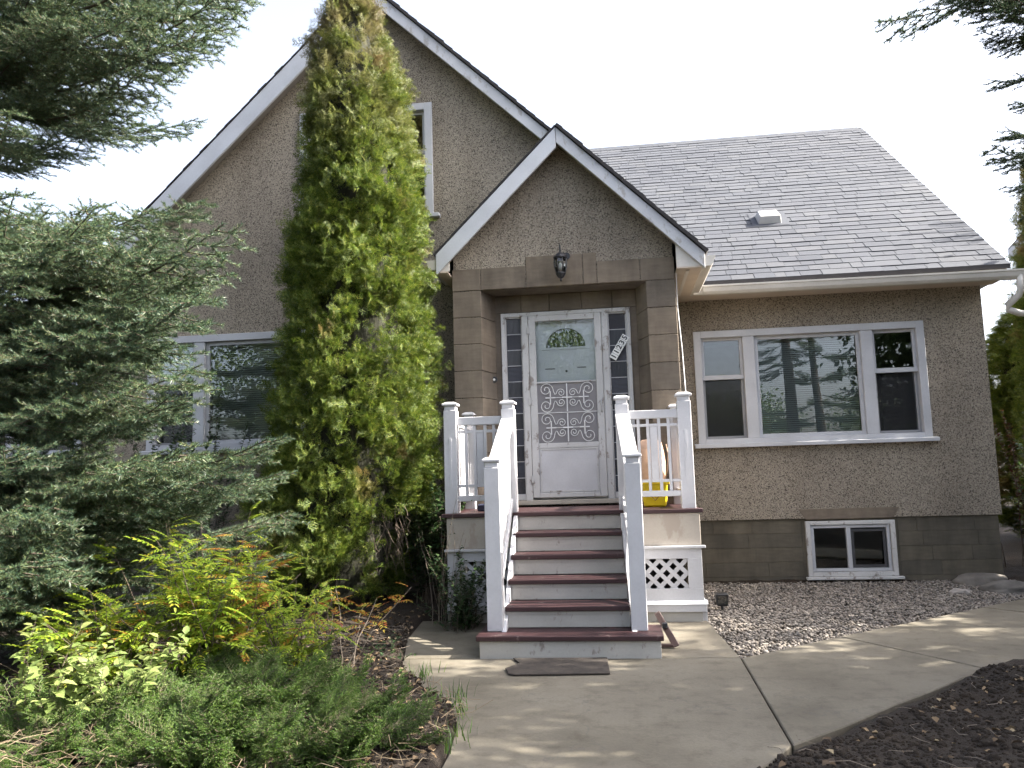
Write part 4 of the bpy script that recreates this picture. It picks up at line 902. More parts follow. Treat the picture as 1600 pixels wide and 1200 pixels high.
# ================================================================== VEGETATION
def norm(v): return v/np.maximum(np.linalg.norm(v, axis=-1, keepdims=True), 1e-9)
class Twigs:
    """collects twig segments; makes wood prisms and needles along them"""
    def __init__(s): s.seg = []
    def line(s, pts, r0, r1, dens=1.):
        for i in range(len(pts)-1):
            a = i/(len(pts)-1); b = (i+1)/(len(pts)-1); s.seg.append((pts[i], pts[i+1], r0+(r1-r0)*a, r0+(r1-r0)*b, dens))
    def mesh(s, name, mats, dens, nl, nw, lean=.75, upbias=.25, parent=None, wood_min=0):
        A = np.array([a for a, *_ in s.seg]); B = np.array([b for _, b, *_ in s.seg]); r0 = np.array([q[2] for q in s.seg]); r1 = np.array([q[3] for q in s.seg]); dn = np.array([q[4] for q in s.seg])
        T = norm(B-A); ref = np.tile([.21, .33, .92], (len(T), 1)); U = norm(np.cross(T, ref)); W = np.cross(T, U)
        V = []; F = []; mi = []; o = 0
        keep = r0 >= wood_min; a, b, t, u, w = A[keep], B[keep], T[keep], U[keep], W[keep]; q0, q1 = r0[keep][:, None], r1[keep][:, None]; n = len(a)
        ring = []
        for p, q in ((a, q0), (b, q1)):
            for k in range(3):
                an = 2*math.pi*k/3; ring.append(p+(u*math.cos(an)+w*math.sin(an))*q)
        Vw = np.stack(ring, 1).reshape(-1, 3); base = (np.arange(n)*6)[:, None]
        tri = np.array([[0,1,4],[0,4,3],[1,2,5],[1,5,4],[2,0,3],[2,3,5]])
        Fw = (tri[None]+base[:, :, None]).reshape(-1, 3)
        Ln = np.linalg.norm(B-A, axis=1); cnt = rng.poisson(Ln*dens*dn); idx = np.repeat(np.arange(len(A)), cnt); m_ = len(idx)
        tt = rng.random(m_)[:, None]; P = A[idx]*(1-tt)+B[idx]*tt; an = rng.random(m_)*2*math.pi
        rad = U[idx]*np.cos(an)[:, None]+W[idx]*np.sin(an)[:, None]; rad[:, 2] += upbias
        D = norm(T[idx]*lean*rng.uniform(.7, 1.3, (m_, 1))+rad); side = norm(np.cross(D, rng.normal(size=(m_, 3))))
        l = nl*rng.uniform(.75, 1.2, (m_, 1)); Vn = np.stack([P-side*nw/2, P+side*nw/2, P+D*l], 1).reshape(-1, 3)
        Fn = np.arange(m_*3).reshape(-1, 3)+len(Vw)
        return tri_mesh(name, np.concatenate([Vw, Vn]), np.concatenate([Fw, Fn]), mats, parent, np.concatenate([np.zeros(len(Fw)), np.ones(len(Fn))]))
def bough_twigs(L, seed, spread=.40, droop=.10, tipup=.10, step=.085, sub=.055):
    q = random.Random(seed); tw = Twigs()
    def ax(t): return np.array([L*t, .03*L*math.sin(t*5+seed), -droop*L*t*1.6*(1-t)*1.5+tipup*L*t**3-droop*.4*L*t])
    pts = [ax(t) for t in np.linspace(0, 1, 14)]; tw.line(pts, .016*L/2, .003, .8)
    s_ = .14*L
    while s_ < L*.985:
        t = s_/L
        for sg in (-1, 1):
            if q.random() < .10: continue
            ll = L*spread*(1-t)**.72*q.uniform(.65, 1.1)*min(1, .55+t*2)+.07; p0 = ax(t+q.uniform(-.01, .01)); p0 = ax(min(t, .995))
            an = R(q.uniform(42, 62)); pit = q.uniform(-.30, .12)
            def lat(u, p0=p0, ll=ll, an=an, pit=pit, sg=sg):
                return p0+np.array([ll*u*math.cos(an*(1-.35*u)), sg*ll*u*math.sin(an*(1-.35*u)), ll*(pit*u+.12*u*u)])
            k = max(3, int(ll/.10)); lp = [lat(u) for u in np.linspace(0, 1, k+1)]; tw.line(lp, .005, .002)
            s2 = .06
            while s2 < ll*.96:
                u = s2/ll
                for sg2 in (-1, 1):
                    if q.random() < .2: continue
                    l3 = min(.30, .13+.34*ll*(1-u))*L/2.0*q.uniform(.6, 1.15)*(1-.3*u) if L > 1 else min(.22, .10+.30*ll*(1-u))*q.uniform(.6, 1.1)*(1-.35*u)
                    b0 = lat(u); d = lat(min(1, u+.05))-lat(max(0, u-.05)); d = d/np.linalg.norm(d)
                    n2 = np.array([-d[1], d[0], 0]); n2 = n2/np.linalg.norm(n2); a2 = R(q.uniform(38, 58)); e = d*math.cos(a2)+n2*sg2*math.sin(a2)+np.array([0, 0, q.uniform(-.45, .28)])
                    e = e/np.linalg.norm(e); b1 = b0+e*l3; b1m = b0+e*l3*.5+np.array([0, 0, -.006]); tw.line([b0, b1m, b1], .0025, .0015)
                s2 += sub*q.uniform(.8, 1.25)
        s_ += step*q.uniform(.75, 1.25)
    return tw
bough_src = []
for i in range(4):
    o = bough_twigs(2.0, 11+i, step=.10, sub=.085).mesh('bough', ['twig', 'spruce_needle'], 640, .027, .0040, lean=.9, wood_min=.0012); bough_src.append(o.data); bpy.data.objects.remove(o)
bough_small = []
for i in range(3):
    o = bough_twigs(1.1, 31+i, step=.085, sub=.075).mesh('bough', ['twig', 'spruce_needle'], 640, .027, .0040, lean=.9, wood_min=.0012); bough_small.append(o.data); bpy.data.objects.remove(o)

def trunk(name, h, r, parent, mat='bark', bend=.1, n=14, z0=-.1):
    q = random.Random(int(h*100)); pts = []; rs = []
    for i in range(n+1):
        t = i/n; pts.append((bend*math.sin(t*4+h), bend*math.cos(t*3)*.6-bend*.6, z0+(h-z0)*t)); rs.append(max(.012, r*(1-t)**.85*(1.35 if i == 0 else 1)))
    mb = MB(); mb.tube(pts, rs, 10); return mb.build(name, mat, parent, smooth=True)
def place_bough(tree, base, tip, i, roll=0, small=False):
    b, e = Vector(base), Vector(tip); d = e-b; L = d.length; x = d.normalized(); z = Vector((0, 0, 1)); y = z.cross(x).normalized(); z = x.cross(y)
    y, z = y*math.cos(roll)+z*math.sin(roll), z*math.cos(roll)-y*math.sin(roll)
    src, L0 = (bough_small, 1.1) if small or L < 1.35 else (bough_src, 2.0)
    o = bpy.data.objects.new('bough', src[i % len(src)]); col.objects.link(o); o.parent = tree; k = L/L0; mx = Matrix.Identity(4)
    for j in range(3): mx[j][0] = x[j]*k; mx[j][1] = y[j]*k; mx[j][2] = z[j]*k; mx[j][3] = b[j]
    o.matrix_basis = mx; return o
def spruce(loc, h, r, z0, R0, label, per=7, dz=.34, group='spruce trees', skip=None, name='spruce_tree', jit=1, rpow=.8):
    t = empty(name, loc); tag(t, label, 'spruce', group); trunk('trunk', h, r, t)
    z = z0; i = 0; q = random.Random(int(h*37))
    while z < h-.3:
        f = (z-z0)/(h-z0); n_ = max(4, int(per*(1-f*.5)))
        for k in range(n_):
            a = 2*math.pi*(k+q.random()*.7)/n_+i; L = (R0*(1-f)**rpow+.25)*q.uniform(.75, 1.08); dr = q.uniform(-.38, -.02)+f*.5; zz = z+q.uniform(-.12, .12)
            tip = Vector((L*math.cos(a), L*math.sin(a), zz+L*dr)); i += 1
            if skip and skip(Vector(loc)+tip, a, zz): continue
            place_bough(t, (0, 0, zz), tip, i, q.uniform(-.25, .25))
        z += dz*q.uniform(.85, 1.15)
    return t

# --- the blue spruce on the left, its visible boughs placed one by one
T0 = Vector((-4.95, 5.45, 0))
def skip_left(p, a, z):
    return math.cos(a) > .25 and z < 6.2
ls = spruce(T0, 11.5, .17, .85, 2.25, 'large spruce whose boughs reach across the house gable and window', per=8, dz=.36, skip=skip_left)
tips = [(-2.50,5.00,4.68),(-2.62,4.8,4.95),(-2.78,4.95,4.28),(-3.0,4.7,4.42),(-2.9,5.6,4.75),(-3.15,5.0,4.10),(-3.45,5.0,3.86),(-3.55,4.6,4.35),(-3.3,5.9,4.2),(-3.8,4.55,3.70),(-2.4,5.6,5.3),(-3.0,6.2,5.4),(-2.9,4.3,5.3),(-3.35,4.3,4.75),
        (-3.35,4.9,3.12),(-2.95,4.75,3.02),(-2.38,4.55,2.76),(-2.72,4.95,2.70),(-3.0,4.3,2.82),(-3.4,5.8,3.15),(-3.05,5.7,2.75),(-3.4,4.15,2.95),(-3.2,5.2,2.90),(-2.85,5.2,3.22),
        (-2.95,4.6,2.48),(-2.42,4.5,2.30),(-2.85,4.8,2.22),(-3.1,4.35,2.15),(-3.3,5.4,2.35),(-3.4,4.2,2.5),(-2.75,4.6,2.42),
        (-2.55,4.6,1.90),(-2.68,4.55,1.70),(-2.95,4.5,1.95),(-3.1,5.2,1.80),(-3.2,4.3,1.75),
        (-2.25,5.0,1.44),(-2.38,4.8,1.26),(-2.55,4.7,1.42),(-2.8,4.5,1.36),(-3.1,4.4,1.30),(-2.6,5.4,1.2),(-3.0,5.6,1.1),(-3.1,4.1,1.10),(-3.3,4.0,1.42),(-3.4,4.5,.85),(-2.95,5.0,.95),(-3.15,3.95,1.12),(-3.0,3.8,.86),(-3.3,3.7,.72),(-3.35,4.0,.95),(-2.5,5.9,.95),(-2.7,6.2,.6),(-3.0,6.5,.9),(-3.1,5.6,.5),(-3.3,6.0,.3),(-2.9,5.3,.45),(-3.6,6.6,.6),(-3.5,5.0,.35),(-3.2,6.8,.4),(-2.6,6.0,1.25)]
for i, tp in enumerate(tips):
    p = Vector(tp); zb = p.z+.10+.12*((p-T0).to_2d().length-1.3)+rnd.uniform(-.05, .1); place_bough(ls, (rnd.uniform(-.03, .03), 0, zb), p-T0, i, rnd.uniform(-.2, .2))

# --- the pruned spruce on the right whose trunk stands just outside the frame
T1 = Vector((3.02, 5.45, 0))
rs_ = spruce(T1, 6.4, .15, 4.7, 1.0, 'tall spruce with a bare lower trunk beside the walk', per=5, dz=.42, skip=lambda p, a, z: p.y > 5.9 and z < 6.5 and math.cos(a) < .2)
for i, tp in enumerate([(2.2,5.0,4.24),(2.28,4.9,4.14),(2.36,5.05,4.3),(2.38,4.7,4.05),(2.5,5.2,3.98),(2.3,5.3,4.5),(2.25,4.6,4.4),(2.36,5.0,3.18),(2.47,5.1,3.33),(2.55,5.3,3.03),(2.50,4.7,2.95),(2.5,5.3,3.75),(2.45,5.15,4.0),(2.6,5.2,3.55),(2.35,4.85,4.3),(2.62,5.1,3.2),(2.66,5.35,2.85),(3.6,5.0,3.9),(3.9,5.6,4.2),(3.5,6.3,4.3),(3.2,4.4,4.0),(3.7,5.2,3.3),(3.4,4.7,3.3)]):
    p = Vector(tp); place_bough(rs_, (0, 0, p.z+.18), p-T1, i, rnd.uniform(-.2, .2))
# --- trees off to the right that shade the walk, and one by the house corner
spruce((8.1, 5.2, 0), 9.0, .17, .9, 2.3, 'spruce in the side garden that shades the front walk', per=9, dz=.42)
spruce((10.6, 7.3, 0), 8.5, .17, .9, 2.4, 'spruce farther along the side boundary toward the sun', per=9, dz=.42)
spruce((5.7, -3.2, 0), 8.0, .17, .7, 2.0, 'spruce behind the photographer mirrored in the wing window', per=5, dz=.62)
spruce((7.4, 1.6, 0), 9.5, .17, 1.0, 2.4, 'spruce off to one side of the front garden', per=9, dz=.42)
spruce((6.7, 10.6, 0), 6.4, .12, .4, 1.45, 'young spruce in the gap beside the wing corner', per=9, dz=.26)

# --- arborvitae
def spray_template(seed):
    """a flat fan of scale-leaved branchlets, about nine centimetres long"""
    q = random.Random(seed); tri = []
    def leaf(p, ang, l, w):
        d = np.array([math.cos(ang), math.sin(ang)]); n2 = np.array([-d[1], d[0]]); tri.append((p-n2*w/2, p+n2*w/2, p+d*l))
    L = .10; leaf(np.array([0., 0.]), 0, L, .0042)
    for k in range(4):
        for sg in (-1, 1):
            u = .08+.80*k/4+q.uniform(-.04, .04); p = np.array([L*u, 0.]); an = sg*R(q.uniform(36, 54)); l = L*.60*(1-.55*k/4)*q.uniform(.8, 1.25); leaf(p, an, l, .0050)
            for k2 in range(2):
                for s2 in (-1, 1):
                    d = np.array([math.cos(an), math.sin(an)]); leaf(p+d*l*(.30+.35*k2), an+s2*R(q.uniform(30, 48)), l*.46*(1-.3*k2), .0046)
    V = [(p[0], p[1], -2.2*p[0]**2+.010*math.sin(p[1]*80)+.35*abs(p[1])) for t in tri for p in t]
    return np.array(V), np.arange(len(V)).reshape(-1, 3)
def cedar_mesh(profile, n, seed, name='crown', keep=None, mats=('cedar_leaf',)):
    """profile: (z, radius, cx, cy) rows; sprays in clumps on a lumpy shell"""
    g = np.random.default_rng(seed); pz = [p[0] for p in profile]; Z0, Z1 = pz[0], pz[-1]
    nc = n//12; zc = Z0+(Z1-Z0)*g.random(nc)**1.0; ac = g.random(nc)*2*math.pi
    rr = lambda z: np.interp(z, pz, [p[1] for p in profile])
    w = g.random(nc) < (rr(zc)/max(p[1] for p in profile)+.12); zc, ac = zc[w], ac[w]
    nzl = np.array(fbm(ac*1.9+seed, zc*2.6, 3)); lump = 1+.62*nzl
    hole = np.array(fbm(ac*3.2+9+seed, zc*4.2, 2)); ok = (hole > -.085) | (g.random(len(zc)) < .18); zc, ac, lump = zc[ok], ac[ok], lump[ok]
    dep = np.where(g.random(len(zc)) < .70, g.uniform(.84, 1.05, len(zc)), g.uniform(.50, .84, len(zc)))
    rc = rr(zc)*lump*dep+g.normal(size=len(zc))*.02
    C = np.stack([rc*np.cos(ac)+np.interp(zc, pz, [p[2] for p in profile]), rc*np.sin(ac)+np.interp(zc, pz, [p[3] for p in profile]), zc], -1)
    k = 12; cen = np.repeat(C, k, 0); an = np.repeat(ac, k); m_ = len(cen); pos = cen+g.normal(size=(m_, 3))*np.array([.045, .045, .065])
    yaw = an+g.normal(size=m_)*.8; pit = -g.uniform(-.5, 1.25, m_)
    rot = euler_m(g.normal(size=m_)*.35+math.pi/2*g.choice([0, 1], m_, p=[.35, .65]), np.zeros(m_), np.zeros(m_))
    ry = euler_m(np.zeros(m_), pit, yaw); rot = ry@rot
    s_ = g.uniform(.85, 1.45, m_); tv, tf = spray_template(seed)
    if keep is not None:
        kk = keep(pos); pos, rot, s_ = pos[kk], rot[kk], s_[kk]
    return scatter_mesh(name, tv, tf, pos, np.stack([s_]*3, -1), rot, list(mats))
prof = [(.18, .62, -.22, 0), (.5, .80, -.20, 0), (1.0, .79, -.18, 0), (1.5, .75, -.08, 0), (2.1, .70, -.02, 0), (2.8, .69, .0, 0), (3.5, .64, .04, 0), (4.2, .585, .05, 0), (4.9, .50, .04, 0), (5.5, .42, .01, 0), (6.0, .31, -.02, 0), (6.4, .19, -.03, 0), (6.75, .05, -.04, 0)]
cedar = empty('arborvitae_tree', (-2.62, 7.88, 0)); tag(cedar, 'tall columnar arborvitae standing before the gable, sunlit on one side', 'arborvitae', 'columnar arborvitae')
def keep_c(p): return ~((p[:, 0] > .25) & (p[:, 2] < .95) & (p[:, 1] < .3)) 
cm = cedar_mesh(prof, 40000, 5, keep=keep_c); cm.parent = cedar
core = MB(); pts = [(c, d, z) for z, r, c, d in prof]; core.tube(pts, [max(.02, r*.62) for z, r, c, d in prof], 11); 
cbm = core.build('dark_inner_core', 'inner_shade', cedar)  # solid fill for the inner branches, coloured dark as shade in the crown gaps
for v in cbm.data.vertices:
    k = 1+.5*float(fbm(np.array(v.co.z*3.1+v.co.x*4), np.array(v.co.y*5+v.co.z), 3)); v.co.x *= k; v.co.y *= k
trunk('trunk', 6.0, .10, cedar)
mb = MB(); q = random.Random(4)
for i in range(26):                                # bare hanging twigs on its shaded flank
    p = Vector((q.uniform(.22, .62), q.uniform(-.55, -.25), q.uniform(.75, 1.1))); pts = [p]
    for k in range(5): p = p+Vector((q.uniform(-.05, .05), q.uniform(-.05, .02), -q.uniform(.03, .11))); pts.append(p)
    mb.tube(pts, [.0035, .003, .0025, .002, .0015, .001], 4, False)
mb.build('bare_twigs', 'twig', cedar)
for loc, sc_, label, rz in (((7.2, 13.2, 0), (1.15, 1.15, 1.05), 'dark columnar cedar behind the wing corner and gutter end', 1.2), ((7.25, 14.9, 0), (1.2, 1.2, .62), 'shorter dark cedar in the gap behind the wing corner', 2.6)):
    c = copy_tree(cedar); c.location = loc; c.scale = sc_; c.rotation_euler = (0, 0, rz); c['label'] = label

# --- broadleaf pieces
def leaflet(l, w, fold=.25):
    V = [(0, 0, 0), (l*.3, w*.5, fold*w), (l*.3, -w*.5, fold*w), (l*.68, w*.38, fold*w*.6), (l*.68, -w*.38, fold*w*.6), (l, 0, -.08*l), (l*.3, 0, 0), (l*.68, 0, 0)]
    Fc = [(0, 6, 1), (0, 2, 6), (6, 7, 1), (7, 3, 1), (6, 2, 7), (7, 2, 4), (7, 5, 3), (7, 4, 5)]
    return np.array(V), np.array(Fc)
def pinnate(n, l, w, length, droop=.25):
    V = []; Fc = []; o = 0; lv, lf = leaflet(l, w)
    def put(p, yaw, s_, pit=0):
        nonlocal o
        r_ = euler_m(np.array([0.]), np.array([pit]), np.array([yaw]))[0]; V.append((lv*s_)@r_.T+p); Fc.append(lf+o); o += len(lv)
    for k in range(n):
        t = .2+.75*k/n; p = np.array([length*t, 0, -droop*length*t*t]); s_ = 1-.45*abs(t-.45)
        for sg in (-1, 1): put(p, sg*R(62-15*t), s_, .18)
    put(np.array([length*.95, 0, -droop*length*.9]), 0, .9, .3)
    st = np.array([(0, -.002, 0), (0, .002, 0), (length*.95, 0, -droop*length*.9)]); V.append(st); Fc.append(np.array([[0, 1, 2]])+o)
    return np.concatenate(V), np.concatenate(Fc)
def bush(name, loc, stems, leaf_tv, label, cat, mat, group=None, lpm=26, h=(.5, 1.0), spread=.5, seed=1, smin=.7, smax=1.2, stem_r=.004, autumn=0, lean=(0, 0), start=.25, amat='autumn_leaf', wood='twig', topbias=0):
    q = random.Random(seed); t = empty(name, loc); tag(t, label, cat, group); wood_mb = MB(); P = []; Y = []; PT = []; SC = []; A = []
    for i in range(stems):
        a = q.random()*2*math.pi; hh = q.uniform(*h); sp = spread*q.uniform(.3, 1.0); base = Vector((q.gauss(0, .10)*spread*2, q.gauss(0, .10)*spread*2, -.03)); pts = []
        for k in range(7):
            u = k/6; pts.append(base+Vector((math.cos(a)*sp*u**1.4+lean[0]*u+q.uniform(-.015, .015), math.sin(a)*sp*u**1.4+lean[1]*u+q.uniform(-.015, .015), hh*(u-.18*u*u*sp/spread))))
        wood_mb.tube(pts, [stem_r*(1-.12*k) for k in range(7)], 4, False)
        n_ = int(hh*lpm); red = q.random() < autumn
        for k in range(n_):
            u = start+(1-start)*(k+q.random())/n_; f = u*6; j = min(5, int(f)); p = pts[j].lerp(pts[j+1], f-j); P.append(p[:]); Y.append(q.random()*2*math.pi); PT.append(q.uniform(-.75, .35)); SC.append(q.uniform(smin, smax)*(1-.25*(u > .9))); A.append(red and u > .55)
    P = np.array(P); A = np.array(A); SC = np.array(SC); rot = euler_m(np.array([q.uniform(-.4, .4) for _ in P]), np.array(PT), np.array(Y))
    for mask, mt, nm in ((~A, mat, 'leaves'), (A, amat, 'autumn_leaves')):
        if mask.sum(): o = scatter_mesh(nm, leaf_tv[0], leaf_tv[1], P[mask], np.stack([SC[mask]]*3, -1), rot[mask], [mt], t)
    wood_mb.build('stems', wood, t); return t
PIN = pinnate(6, .050, .020, .20); PINS = pinnate(4, .040, .017, .13); BROAD = leaflet(.085, .05, .2); SMALL = leaflet(.045, .024, .2); TINY = leaflet(.03, .017, .2)
G_ = 'leafy shrubs in the front bed'
bush('leafy_shrub', (-2.62, 4.85, .03), 44, PIN, 'yellow-green shrub with feathery compound leaves in the front bed', 'shrub', 'shrub_leaf', G_, 14, (.65, 1.22), .55, 3, .7, 1.15, .005, .14)
bush('leafy_shrub', (-2.15, 5.0, .03), 34, PIN, 'lower yellow-green shrub with reddish autumn tips nearest the cedar', 'shrub', 'shrub_leaf', G_, 13, (.40, .78), .5, 4, .6, 1.05, .005, .16)
bush('leafy_shrub', (-3.10, 4.55, .03), 36, PIN, 'bright green compound-leaved shrub under the spruce boughs', 'shrub', 'shrub_leaf', G_, 13, (.5, .80), .5, 5, .7, 1.1, .005, .05)
bush('pale_bush', (-2.66, 4.15, .02), 30, BROAD, 'pale broad-leaved bush at the corner of the front bed', 'shrub', 'pale_leaf', G_, 34, (.30, .62), .36, 6, .6, 1.05, .004)
bush('pale_bush', (-3.05, 4.05, .02), 20, BROAD, 'pale broad-leaved bush cut by the edge of the picture', 'shrub', 'pale_leaf', G_, 34, (.35, .72), .4, 16, .6, 1.05, .004)
bush('autumn_shrub', (-1.95, 5.35, .03), 6, PINS, 'bare-stemmed shrub with orange and red autumn leaves', 'shrub', 'autumn_leaf', None, 15, (.42, .66), .48, 7, .6, 1.1, .005, 0, (.12, 0), .55, wood='pale_twig')
bush('red_leaved_shrub', (5.0, 10.7, 0), 10, SMALL, 'shrub with dull reddish leaves beside the wing corner', 'shrub', 'red_leaf', None, 60, (1.5, 2.2), .5, 19, .8, 1.4, .008)
bush('dark_shrub', (5.9, 11.6, 0), 40, SMALL, 'dense dark shrub filling the gap past the wing corner', 'shrub', 'vine_leaf', None, 80, (.9, 1.9), .7, 29, 1.0, 2.0, .008)
# climber in front of the left window, vine on the porch side
bush('window_climber', (-4.55, 8.55, .5), 14, SMALL, 'dark leafy climber growing up before the blind-covered window', 'climber', 'vine_leaf', 'climbing plants by the house', 55, (1.2, 2.1), .55, 8, .8, 1.6, .005)
bush('window_climber', (-5.25, 8.4, .5), 12, SMALL, 'dark leafy climber rising behind the spruce at the narrow sash', 'climber', 'vine_leaf', 'climbing plants by the house', 55, (1.2, 2.2), .55, 9, .8, 1.6, .005)
bush('porch_vine', (-1.38, 7.02, 0), 44, SMALL, 'dark vine sprawling over the porch skirt and its lattice', 'vine', 'vine_leaf', None, 60, (.25, .85), .42, 10, .7, 1.3, .003, 0, (.05, .10), .1)
bush('wall_shrub', (-1.95, 8.1, 0), 34, SMALL, 'shadowy shrub in the gap between cedar and porch', 'shrub', 'vine_leaf', None, 60, (.7, 1.75), .38, 33, .9, 1.7, .006)
bush('bed_edging_plant', (-1.72, 5.85, 0), 16, TINY, 'small low plants spilling onto the walk edge', 'plant', 'vine_leaf', None, 75, (.10, .24), .30, 13, .8, 1.4, .002, 0, (0, 0), .1)
bush('dead_twig_shrub', (-1.62, 7.25, 0), 16, TINY, 'mostly bare thin-twigged shrub between cedar and porch rail', 'shrub', 'vine_leaf', None, 4, (.8, 1.65), .35, 14, .7, 1.2, .003, 0, (.10, 0), .4, wood='pale_twig')

# --- junipers
jun = []
for i in range(3):
    tw = bough_twigs(.62, 51+i, spread=.34, droop=.02, tipup=.22, step=.035, sub=.022)
    o = tw.mesh('bough', ['twig', 'juniper_leaf'], 620, .014, .0050, lean=1.1, wood_min=.0014); jun.append(o.data); bpy.data.objects.remove(o)
def juniper(loc, n, r, label, seed, hgt=.28):
    t = empty('juniper_shrub', loc); tag(t, label, 'juniper', 'spreading junipers in the front bed'); q = random.Random(seed)
    for i in range(n):
        a = q.random()*2*math.pi; rr_ = r*math.sqrt(q.random())*.75; b = Vector((rr_*math.cos(a), rr_*math.sin(a), .02+hgt*q.random()*(1-rr_/r*.7)))
        L = q.uniform(.14, .36); a2 = a+q.gauss(0, .5); el = q.uniform(.0, .65); x = Vector((math.cos(a2)*math.cos(el), math.sin(a2)*math.cos(el), math.sin(el))); y = Vector((0, 0, 1)).cross(x).normalized(); z = x.cross(y); k = L/.62; ro = q.uniform(-.8, .8)
        y, z = y*math.cos(ro)+z*math.sin(ro), z*math.cos(ro)-y*math.sin(ro)
        o = bpy.data.objects.new('bough', jun[i % 3]); col.objects.link(o); o.parent = t; mx = Matrix.Identity(4)
        for j in range(3): mx[j][0] = x[j]*k; mx[j][1] = y[j]*k; mx[j][2] = z[j]*k; mx[j][3] = b[j]
        o.matrix_basis = mx
    mb = MB()
    for i in range(10):
        a = q.random()*2*math.pi; mb.tube([(0, 0, -.03), (math.cos(a)*r*.3, math.sin(a)*r*.3, .06), (math.cos(a)*r*.8, math.sin(a)*r*.8, .05+hgt*.4*q.random())], [.014, .010, .004], 5)
    mb.build('stems', 'bark', t); return t
juniper((-2.22, 4.25, .0), 70, .34, 'dark green juniper mound in the middle of the front bed', 1, .22)
juniper((-2.08, 4.85, .0), 44, .26, 'juniper with upright plumes below the orange leaves', 2, .22)
juniper((-1.78, 4.35, .0), 18, .18, 'small juniper sprig spreading toward the walk edge', 3, .16)
juniper((-1.52, 3.85, .0), 60, .40, 'low bright green juniper closest to the camera beside the walk', 4, .16)
juniper((-2.35, 3.75, .0), 26, .34, 'flat juniper over dry stems at the picture foot', 5, .14)

juniper((-2.0, 3.66, .0), 50, .34, 'low green juniper mat along the bottom of the picture', 6, .13)
juniper((-2.80, 3.72, .0), 44, .34, 'low juniper mat in front of the pale broad-leaved bush', 7, .15)
juniper((-2.45, 4.62, .0), 40, .30, 'juniper tuft poking up between the leafy shrubs', 8, .30)
# --- litter, twigs and dry stems on the soil
def soil_points(n, x0, x1, y0, y1, avoid=True):
    x = rng.uniform(x0, x1, n); y = rng.uniform(y0, y1, n); k = np.ones(n, bool)
    for p in slab_polys: k &= ~in_poly(x, y, p)
    k &= ~in_poly(x, y, gravel_poly); k &= ~((x > -1.66) & (y > 5.6)); k &= ~((x > -.9) & (x < .3)); k &= ~((x > .3) & (y > 4.0+(x-.8)*1.02)); k &= ~((x > -1.7) & (y > 7.2)); x, y = x[k], y[k]; return np.stack([x, y, ground_h(x, y)+.006], -1)
P = np.concatenate([soil_points(1900, -4.2, -.85, 3.0, 7.6), soil_points(500, .4, 3.6, 3.0, 6.0), soil_points(450, -1.9, -.9, 3.4, 5.9)]); n = len(P); s_ = rng.uniform(.4, 1.15, n)
lv, lf = leaflet(.045, .03, .35)
o = scatter_mesh('leaf_litter', lv, lf, P, np.stack([s_]*3, -1), rand_rot(n, .45), ['litter_leaf']); tag(o, 'fallen brown leaves scattered over the soil', 'leaf litter', kind='stuff')
P2 = np.array([[rng.uniform(-1.0, 2.6), rng.uniform(3.4, 6.6), .007] for _ in range(26)]); 
def strip_mesh(name, P, L, wd, mat, label, lift=.02, cat='twigs'):
    n = len(P); a = rng.random(n)*2*math.pi; l = L*rng.uniform(.3, 1.2, n); V = []; Fc = []; c1 = rng.normal(size=n)*.6; zz = rng.uniform(0, lift, (n, 3))
    for i in range(n):
        p = P[i]; d0 = np.array([math.cos(a[i]), math.sin(a[i]), 0]); d1 = np.array([math.cos(a[i]+c1[i]), math.sin(a[i]+c1[i]), 0]); A_ = p+[0, 0, zz[i, 0]]; B_ = p+d0*l[i]*.5+[0, 0, zz[i, 1]]; C_ = B_+d1*l[i]*.5+[0, 0, zz[i, 2]-zz[i, 1]]
        s0 = np.array([-d0[1], d0[0], 0])*wd; up_ = np.array([0, 0, wd*1.4]); o_ = len(V)
        for q_ in (A_, B_, C_): V += [q_-s0, q_+s0, q_+up_]
        for k in (0, 3):
            for u, v in ((0, 1), (1, 2), (2, 0)): Fc += [(o_+k+u, o_+k+v, o_+k+3+v), (o_+k+u, o_+k+3+v, o_+k+3+u)]
    o = tri_mesh(name, np.array(V), np.array(Fc), [mat]); tag(o, label, cat, kind='stuff'); return o
strip_mesh('fallen_twigs', np.concatenate([soil_points(420, -4.2, -.85, 3.0, 7.0), soil_points(170, .4, 3.6, 3.2, 6.0)]), .16, .0016, 'pale_twig', 'thin fallen twigs lying on the soil')
strip_mesh('dry_stems', np.concatenate([soil_points(520, -3.6, -1.5, 3.0, 4.1), soil_points(220, -1.8, -.9, 3.4, 4.9)]), .24, .0016, 'dry_stem_mat', 'tangle of dry straw-coloured stems at the foot of the bed', .10, 'dry stems')
# mulch clods on the right
P = np.concatenate([soil_points(17000, .3, 3.6, 2.9, 6.1), soil_points(9000, -2.6, -.85, 3.0, 7.0)]); P[:, 2] -= .006; n = len(P); s_ = rng.uniform(.004, .009, n)*(1+2.2*rng.random(n)**6)
o = scatter_mesh('soil_clods', IV, IF, P, np.stack([s_*1.3, s_, s_*.8], -1), rand_rot(n, 1), ['soil']); tag(o, 'loose dark clods of soil and mulch beside the walk', 'soil', kind='stuff')
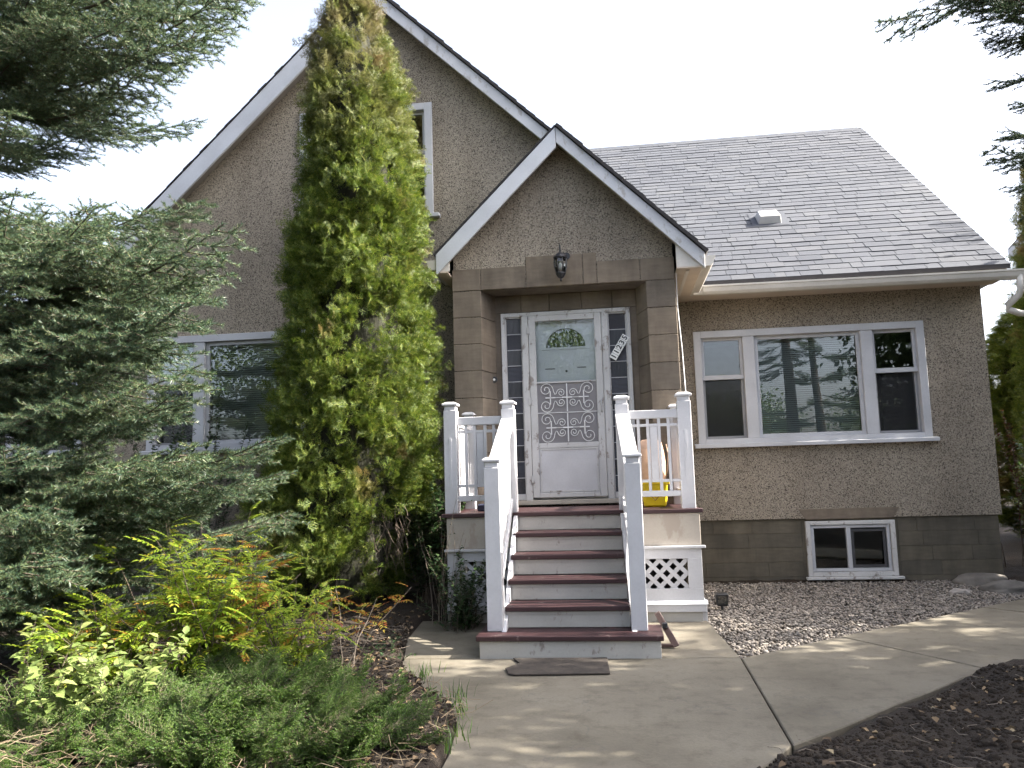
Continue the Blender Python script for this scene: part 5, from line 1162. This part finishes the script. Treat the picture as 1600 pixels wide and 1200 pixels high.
# grass blades along the slab edge
P = []
for i in range(170):
    t = rng.random(); x, y = [(-.86, 3.9), (-.90, 4.3), (-.98, 4.6), (-1.32, 5.18), (-1.58, 5.68)][int(t*4)]; P.append((x-.03+rng.normal()*.05, y+rng.uniform(0, .35), .0))
bl = np.array([(-.003, 0, 0), (.003, 0, 0), (.002, .01, .05), (-.002, .01, .05), (0, .035, .09)]); bf = np.array([(0, 1, 2), (0, 2, 3), (3, 2, 4)]); n = len(P)
o = scatter_mesh('grass', bl, bf, np.array(P), np.stack([rng.uniform(.6, 1.3, n)]*3, -1), rand_rot(n, .3), ['juniper_leaf']); tag(o, 'sparse grass blades along the walk edge', 'grass', kind='stuff')

# --- street trees behind the photographer, seen mirrored in the panes, plus two added for shade
def leafy_tree(loc, h, r, label, seed, grp='street trees mirrored in the windows', nc=150):
    t = empty('leafy_tree', loc); tag(t, label, 'tree', grp); g = np.random.default_rng(seed); trunk('trunk', h*.8, .2, t)
    c = norm(g.normal(size=(nc, 3)))*g.random((nc, 1))**.4*np.array([r, r, h*.36])+[0, 0, h*.62]; k = 110
    pos = np.repeat(c, k, 0)+g.normal(size=(nc*k, 3))*.42; lv, lf = leaflet(.13, .08, .2); n = len(pos); a = g.random(n)*6.3
    scatter_mesh('crown', lv, lf, pos, np.ones((n, 3))*g.uniform(.6, 1.2, (n, 1)), euler_m(g.normal(size=n), g.normal(size=n), a), ['tree_leaf'], t)
leafy_tree((7.6, 8.95, 0), 5.6, 1.45, 'unseen round leafy tree added to shade the gravel bed', 12, 'added shade trees to one side', 110)  # added out of view, crown placed to block sun from the gravel
leafy_tree((6.6, 4.5, 0), 5.6, 1.85, 'unseen round leafy tree added to shade the front walk', 9, 'added shade trees to one side', 105)  # added out of view so its crown puts the walk in shade
leafy_tree((-11, -9, 0), 9, 3.2, 'broad leafy street tree mirrored in the gable window panes', 1)
leafy_tree((4.5, -15, 0), 4.6, 3.2, 'leafy street tree mirrored low in the wing window', 2)
leafy_tree((12, -13, 0), 4.4, 3.4, 'leafy street tree mirrored beside the spruce reflection', 3)
leafy_tree((-3, -17, 0), 8.5, 3.4, 'leafy street tree mirrored in the door fanlight', 4)
